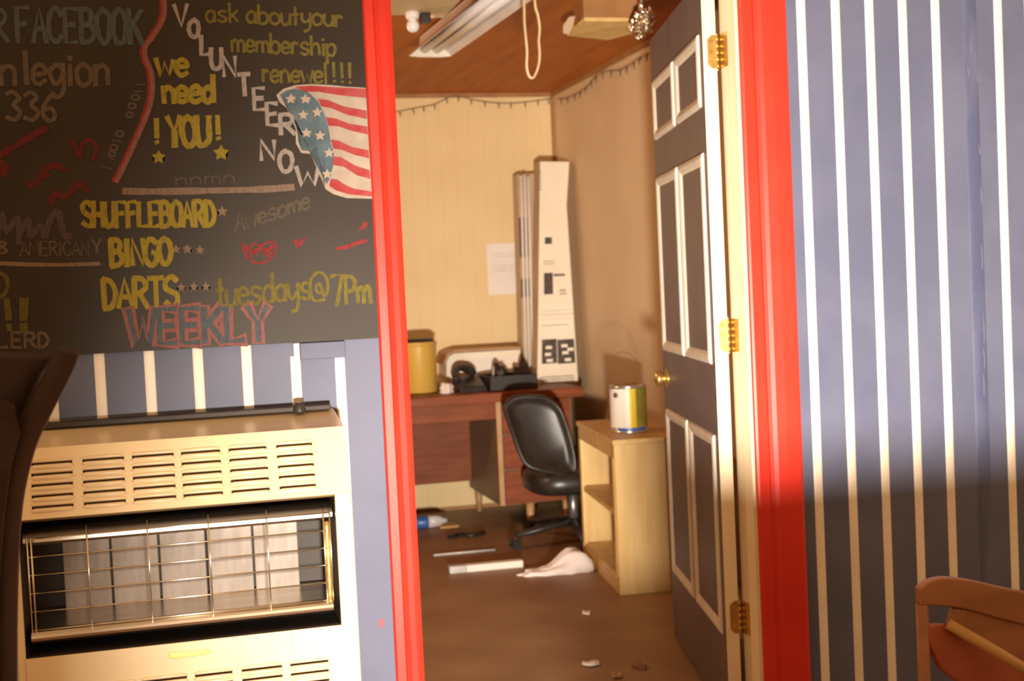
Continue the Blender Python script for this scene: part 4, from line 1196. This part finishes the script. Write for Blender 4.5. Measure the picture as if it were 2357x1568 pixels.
for a0, a1, m_, nm in ((view - 100, view - 2, can_lab, 'white label'), (view - 2, view + 24, can_yel, 'yellow painted highlight stripe'), (view + 24, view + 100, can_grn, 'olive label side')):  # the yellow strip is a highlight put into the label colour
    o = can_seg(hK + 0.022, hK + chh - 0.013, m_, 'label', a0, a1, cr * .985); o['label'] = nm
o = can_seg(hK + 0.009, hK + 0.022, blue_p, 'label_band', view - 40, view + 60, cr * .986); o['label'] = 'blue band at the foot'
bm = B()
bail = [at(1408, 900, 1, ccy - 0.02), at(1394, 868, 1, ccy - 0.01), at(1398, 835, 1, ccy), at(1424, 812, 1, ccy), at(1452, 816, 1, ccy), at(1468, 842, 1, ccy), at(1482, 900, 1, ccy)]
tube(bm, catmull(bail, 5), 0.0014, 6)
ob('bail_handle', bm, wire_d, PC)
bm = B(); c = at(1417, 911, 1, ccy - cr * .8)
tube(bm, [c, c + Vector((0, -0.012, 0))], [0.010, 0.006], 12); ob('handle_ear', bm, grey_metal, PC)

# ------------------------------------------------------------------ things on the room floor
bm = B()                                       # crumpled white cloth
bmesh.ops.create_icosphere(bm, subdivisions=4, radius=1.0)
c = at(1278, 1318, 2, 0)
for v in bm.verts:
    n = v.co.copy()
    k = 1 + 0.16 * math.sin(4.2 * n.x + 1.3) * math.cos(3.6 * n.y) + 0.08 * math.sin(11 * n.x + 5 * n.z) + 0.06 * math.sin(13 * n.y + 4 * n.x)
    hz = 0.75 + 0.75 * n.x if n.x > -1 else 0.2
    zz_ = max(0, n.z + 0.25) * 0.115 * max(0.18, 0.35 + 0.85 * n.x) * k
    v.co = Vector((c.x + 0.160 * n.x * k, c.y + 0.10 * n.y * k * (0.75 + 0.35 * n.x), zz_ + 0.001))
o = ob('cloth', bm, cloth_w, None, True); tag(o, 'crumpled white cloth lying on the floor beside the shelf unit', 'cloth')
a = at(1036, 1322, 2, 0.0); b = at(1205, 1306, 2, 0.0)
d = (b - a).normalized(); n = Vector((-d.y, d.x, 0))
BR = empty('white_strip', tuple((a + b) / 2), 'flat white bar with a grey end lying on the floor left of the cloth', 'bar')
bm = B(); a2 = a + d * 0.075
hexa(bm, [a2, b, b + n * 0.045, a2 + n * 0.045], [p + Vector((0, 0, 0.030)) for p in (a2, b, b + n * 0.045, a2 + n * 0.045)]); ob('bar_body', bm, paper_m, BR, bevel=0.003)
bm = B()
hexa(bm, [a, a2 - d * .001, a2 - d * .001 + n * 0.045, a + n * 0.045], [p + Vector((0, 0, 0.031)) for p in (a, a2 - d * .001, a2 - d * .001 + n * 0.045, a + n * 0.045)]); ob('end_piece', bm, clear_p, BR, bevel=0.003)
bm = B(); a = at(998, 1279, 2, 0.004); b = at(1140, 1266, 2, 0.004)
tube(bm, [a + Vector((0, 0, 0.001)), b + Vector((0, 0, 0.001))], 0.005, 8)
o = ob('thin_rod', bm, clear_p); tag(o, 'thin pale rod lying on the floor behind the white bar', 'rod')
bm = B(); c = at(985, 1203, 2, 0.03)
Mb = Matrix.Translation((c.x, c.y, 0.033)) @ Matrix.Rotation(math.radians(80), 4, 'Z') @ Matrix.Rotation(math.radians(90), 4, 'X')
BT = empty('bottle', (c.x, c.y, 0), 'blue and clear plastic bottle lying on the floor under the desk', 'bottle')
lathe(bm, (0, 0, 0), [(0.020, -0.10), (0.032, -0.095), (0.032, -0.01), (0.031, 0.0)], 20, M=Matrix.Translation((c.x, c.y, 0.033)) @ Matrix.Rotation(math.radians(90), 4, 'Y'))
ob('bottle_wrap', bm, blue_p, BT)
bm = B()
lathe(bm, (0, 0, 0), [(0.0315, 0.0), (0.032, 0.03), (0.028, 0.06), (0.013, 0.085), (0.012, 0.10), (0.001, 0.101)], 20, M=Matrix.Translation((c.x, c.y, 0.033)) @ Matrix.Rotation(math.radians(90), 4, 'Y'))
o = ob('bottle_neck', bm, clear_p, BT); o['label'] = 'clear shoulder and neck'
bm = B(); P = [at(x_, y_, 2, 0.012) for x_, y_ in ((1035, 1236), (1060, 1230), (1085, 1232), (1112, 1226))]
tube(bm, catmull(P, 4), 0.012, 8, flat=(0.8, 1.6)); o = ob('strap', bm, black_v); tag(o, 'short dark strap lying flat on the floor under the desk', 'strap')
bm = B(); c = at(1030, 1212, 2, 0); box(bm, c.x - .05, c.x + .05, c.y - .06, c.y + .06, 0.0005, 0.012)
o = ob('wood_offcut', bm, bench_e, bevel=0.003); tag(o, 'yellowish wood offcut on the floor beside the blue bottle', 'wood')
def scrap(px, py, w_, d_, m, label, seed):
    rnd = random.Random(seed); c = at(px, py, 2, 0); bm = B()
    pts = []
    for k in range(9):
        a = k * 2 * math.pi / 9
        rr = 0.75 + 0.4 * rnd.random()
        pts.append((c.x + w_ / 2 * rr * math.cos(a), c.y + d_ / 2 * rr * math.sin(a)))
    lo = [bm.verts.new((x_, y_, 0.0006 + 0.004 * rnd.random())) for x_, y_ in pts]
    hi = [bm.verts.new((c.x + (x_ - c.x) * .8, c.y + (y_ - c.y) * .8, 0.006 + 0.012 * rnd.random())) for x_, y_ in pts]
    bm.faces.new(lo); bm.faces.new(hi)
    for k in range(9):
        bm.faces.new((lo[k], lo[(k + 1) % 9], hi[(k + 1) % 9], hi[k]))
    o = ob('paper_scrap', bm, m); tag(o, label, 'paper scrap', 'scraps on the room floor'); return o
scrap(1350, 1414, 0.034, 0.05, paper_m, 'smallest white paper scrap on the floor before the shelf unit', 1)
scrap(1361, 1530, 0.058, 0.07, paper_m, 'larger white paper scrap on the floor at the bottom of the doorway', 2)
scrap(1472, 1536, 0.05, 0.08, mat('pinkish_scrap', (0.34, 0.20, 0.16), 0.8, col2=(0.28, 0.16, 0.12), scale=20), 'pinkish brown scrap on the floor in the shade by the door', 3)
scrap(1418, 1558, 0.04, 0.05, carton_s, 'tan scrap on the floor between the white and pinkish scraps', 4)

# ------------------------------------------------------------------ ceiling things
# shop light
SL = empty('strip_light', (1.02, 1.2, CZ), 'grey fluorescent strip light with a flared hood hanging under the brown ceiling', 'light')
lx = (at(948, 128, 2, 2.20).x + at(1042, 122, 2, 2.20).x) / 2
ye = at(1000, 130, 2, 2.20).y
zh_ = 2.20
hw = (at(1046, 128, 2, 2.20).x - at(948, 130, 2, 2.20).x) / 2
yn = ye - 1.22
# axis slightly turned so the hood runs up to the right in view
dxn = at(1165, 0, 2, zh_).x - lx
dyn = at(1165, 0, 2, zh_).y - ye
ax = Vector((dxn, dyn, 0)).normalized(); an = Vector((-ax.y, ax.x, 0))
E0 = Vector((lx, ye, zh_)); E1 = E0 + ax * 1.22
print('strip light', E0, E1, hw)
def lp(s, t, z):
    return E0 + ax * s + an * t + Vector((0, 0, z))
bm = B()
prof = [(-hw, 0.0), (-hw * .45, 0.045), (-hw * .40, 0.075), (hw * .40, 0.075), (hw * .45, 0.045), (hw, 0.0), (hw, 0.004), (hw * .48, 0.050), (hw * .43, 0.080), (-hw * .43, 0.080), (-hw * .48, 0.050), (-hw, 0.004)]
a_ = [bm.verts.new(lp(0, t, z)) for t, z in prof]; b_ = [bm.verts.new(lp(1.22, t, z)) for t, z in prof]
for k in range(len(prof)):
    bm.faces.new((a_[k], a_[(k + 1) % len(prof)], b_[(k + 1) % len(prof)], b_[k]))
ob('hood', bm, grey_hood, SL)
for s_ in (0.0, 1.21):
    bm = B()
    pr = [(-hw, 0.0), (-hw * .45, 0.045), (-hw * .40, 0.076), (hw * .40, 0.076), (hw * .45, 0.045), (hw, 0.0), (hw * .5, -0.004), (-hw * .5, -0.004)]
    hexa(bm, [lp(s_ - 0.002, t, z) for t, z in pr], [lp(s_ + 0.012, t, z) for t, z in pr])
    ob('end_cap', bm, white_gr, SL)
for t_ in (-hw * .30, hw * .30):
    bm = B(); tube(bm, [lp(0.014, t_, 0.030), lp(1.208, t_, 0.030)], 0.021, 14); ob('lamp_tube', bm, tube_m, SL)
for s_ in (0.25, 0.95):
    bm = B(); tube(bm, [lp(s_, 0, 0.076), lp(s_, 0, CZ - zh_)], 0.004, 6); ob('hanger', bm, wire_m, SL)
# cord loop
yk = 0.95
bm = B()
cp_ = [(1206, -60), (1207, 0), (1209, 40), (1213, 75), (1217, 110), (1217, 140), (1211, 160), (1213, 172), (1223, 178), (1233, 170), (1240, 140), (1239, 105), (1243, 70), (1238, 40), (1231, 10), (1228, -60)]
cp_ = [(1204, -60), (1206, 0), (1207, 50), (1210, 85), (1213, 120), (1212, 150), (1216, 172), (1224, 180), (1232, 172), (1240, 148), (1242, 120), (1240, 95), (1242, 65), (1238, 35), (1231, 5), (1228, -60)]
P = [at(a, b, 1, yk) for a, b in cp_]
P[0].z = CZ; P[-1].z = CZ
tube(bm, catmull(P, 4), 0.0085, 8, flat=(0.5, 1.0))
o = ob('cord_loop', bm, cord_m); tag(o, 'long cream cord loop hanging down from the brown ceiling', 'cord')
# beige ceiling box at the upper left with bulb, sensor and cable
ybx = at(960, 36, 2, 2.20).y
q0 = at(880, 34, 2, 2.20); q1 = at(1030, 34, 2, 2.20)
bm = B(); box(bm, q0.x - 0.2, q1.x, ybx - 0.9, ybx, 2.20, CZ)
o = ob('ceiling_duct', bm, beige_m, bevel=0.006); tag(o, 'beige boxed duct along the ceiling left of the strip light', 'duct')
BU = empty('light_bulb', (at(945, 30, 1, ybx - 0.03).x, ybx - 0.06, 2.14), 'bare white bulb in its socket under the beige duct', 'light bulb')
bx, by = BU.location.x, ybx - 0.06
zb_ = at(945, 52, 1, by).z
bm = B(); lathe(bm, (bx, by, 2.175), [(0.020, 0.0), (0.024, 0.01), (0.024, 0.028), (0.001, 0.028)], 18); ob('socket', bm, paper_m, BU)
bm = B(); lathe(bm, (bx, by, 2.175), [(0.001, -0.046), (0.012, -0.044), (0.020, -0.035), (0.023, -0.024), (0.020, -0.012), (0.013, -0.002), (0.012, 0.006)], 24); ob('glass_bulb', bm, bulb_m, BU)
c = at(975, 26, 1, ybx - 0.02)
bm = B(); box(bm, c.x - 0.017, c.x + 0.017, ybx - 0.06, ybx - 0.02, 2.165, 2.2005)
o = ob('sensor_box', bm, black_p, bevel=0.004); tag(o, 'small black sensor box under the beige duct beside the bulb', 'sensor')
bm = B(); P = [at(990, 34, 1, ybx + 0.010), at(1000, 36, 1, ybx + 0.025), at(1010, 37, 1, ybx + 0.05), at(1022, 38, 1, ybx + 0.07)]
tube(bm, catmull(P, 4), [0.012] * 4 + [0.008] * 4 + [0.006] * 5, 8); o = ob('cable', bm, cord_m); tag(o, 'cream cable running from the beige duct towards the strip light', 'cable')
# ceiling speaker box at right
f0 = at(1345, 50, 2, 2.22); f1 = at(1465, 57, 2, 2.22); g0 = at(1303, 88, 2, 2.20); g1 = at(1400, 96, 2, 2.20); g2 = at(1456, 72, 2, 2.21)
SB = empty('ceiling_box', ((f0.x + f1.x) / 2, f0.y + 0.1, CZ), 'boxy tan fixture with a brown front hanging from the ceiling near the door', 'ceiling fixture')
yf = f0.y
print('ceiling box', f0, f1, g0, g1)
low = [Vector((f0.x, yf, 2.222)), Vector((f1.x, yf, 2.222)), Vector((f1.x + 0.05, yf + 0.18, 2.216)), Vector((g1.x, g1.y, 2.206)), Vector((g0.x, g0.y - 0.02, 2.206))]
bm = B(); hexa(bm, low, [Vector((p.x, p.y, p.z + 0.014)) for p in low]); o = ob('bottom_panel', bm, pine, SB)
bm = B(); hexa(bm, [Vector((f0.x, yf + 0.004, 2.236)), Vector((f1.x, yf + 0.004, 2.236)), Vector((f1.x + 0.04, yf + 0.17, 2.236)), Vector((g1.x, g1.y - 0.03, 2.236)), Vector((g0.x + 0.02, g0.y - 0.04, 2.236))],
     [Vector((f0.x, yf + 0.004, CZ)), Vector((f1.x, yf + 0.004, CZ)), Vector((f1.x + 0.04, yf + 0.17, CZ)), Vector((g1.x, g1.y - 0.03, CZ)), Vector((g0.x + 0.02, g0.y - 0.04, CZ))])
ob('box_body', bm, brown_trim, SB)
p0 = at(1300, 80, 1, yf + 0.05); p1 = at(1322, 36, 1, yf + 0.05)
bm = B()
pts = [at(x_, y_, 1, yf + 0.08) for x_, y_ in ((1296, 76), (1296, 58), (1310, 38), (1324, 36), (1320, 58), (1310, 80))]
hexa(bm, pts, [p + Vector((0.004, 0.010, 0)) for p in pts]); o = ob('side_flap', bm, carton_s, SB, bevel=0.002)
# crinkled foil duct at far right of the ceiling
bm = B(); c = at(1480, 52, 1, 1.45)
bmesh.ops.create_icosphere(bm, subdivisions=4, radius=1.0)
for v in bm.verts:
    n = v.co.copy()
    k = 1 + 0.16 * math.sin(12 * n.x + 4 * n.z) + 0.14 * math.sin(15 * n.z + 7 * n.y) + 0.08 * math.sin(27 * n.x + 11 * n.y)
    v.co = Vector((c.x + 0.040 * n.x * k + 0.012 * n.z, 1.45 + 0.04 * n.y * k, c.z + 0.050 * n.z * k))
rj = random.Random(4)
for v in bm.verts:
    v.co += Vector((rj.uniform(-1, 1), rj.uniform(-1, 1), rj.uniform(-1, 1))) * 0.0045
tube(bm, [(c.x - 0.004, 1.45, c.z + 0.03), (c.x - 0.004, 1.45, CZ)], 0.012, 8)
o = ob('foil_bundle', bm, foil_m, None, False); tag(o, 'shiny crinkled foil bundle hanging from the ceiling beside the tan fixture', 'foil')

# string lights: one along the back wall, one along the right wall
def string(pts, nrm, label, seed):
    rnd = random.Random(seed)
    t_ = pts[0]
    E = empty('string_lights', tuple(t_), label, 'string lights', 'string lights under the ceiling')
    P = catmull(pts, 8)
    bm = B(); tube(bm, P, 0.0022, 6); ob('wire', bm, wire_d, E)
    for k in range(4, len(P) - 2, 5):
        p = P[k]
        bm = B()
        q = p + Vector((rnd.uniform(-.008, .008), 0, 0)) + nrm * 0.004
        tube(bm, [p, q + Vector((0, 0, -0.014)), q + Vector((0, 0, -0.032))], [0.0022, 0.0045, 0.0020], 6)
        ob('bulb', bm, wire_d, E)
bw = [at(x_, y_, 1, RY - 0.022) for x_, y_ in ((880, 262), (915, 257), (960, 248), (1000, 240), (1045, 221), (1090, 230), (1140, 237), (1190, 237), (1240, 231), (1272, 226))]
string(bw, Vector((0, -1, 0)), 'string of tiny dark lights drooping along the tan back wall', 11)
rw = [at(x_, y_, 0, RX1 - 0.024) for x_, y_ in ((1284, 228), (1304, 226), (1330, 215), (1352, 200), (1370, 178), (1390, 166), (1425, 162), (1450, 150), (1476, 132), (1500, 118))]
string(rw, Vector((-1, 0, 0)), 'string of tiny dark lights along the right wall of the room', 12)
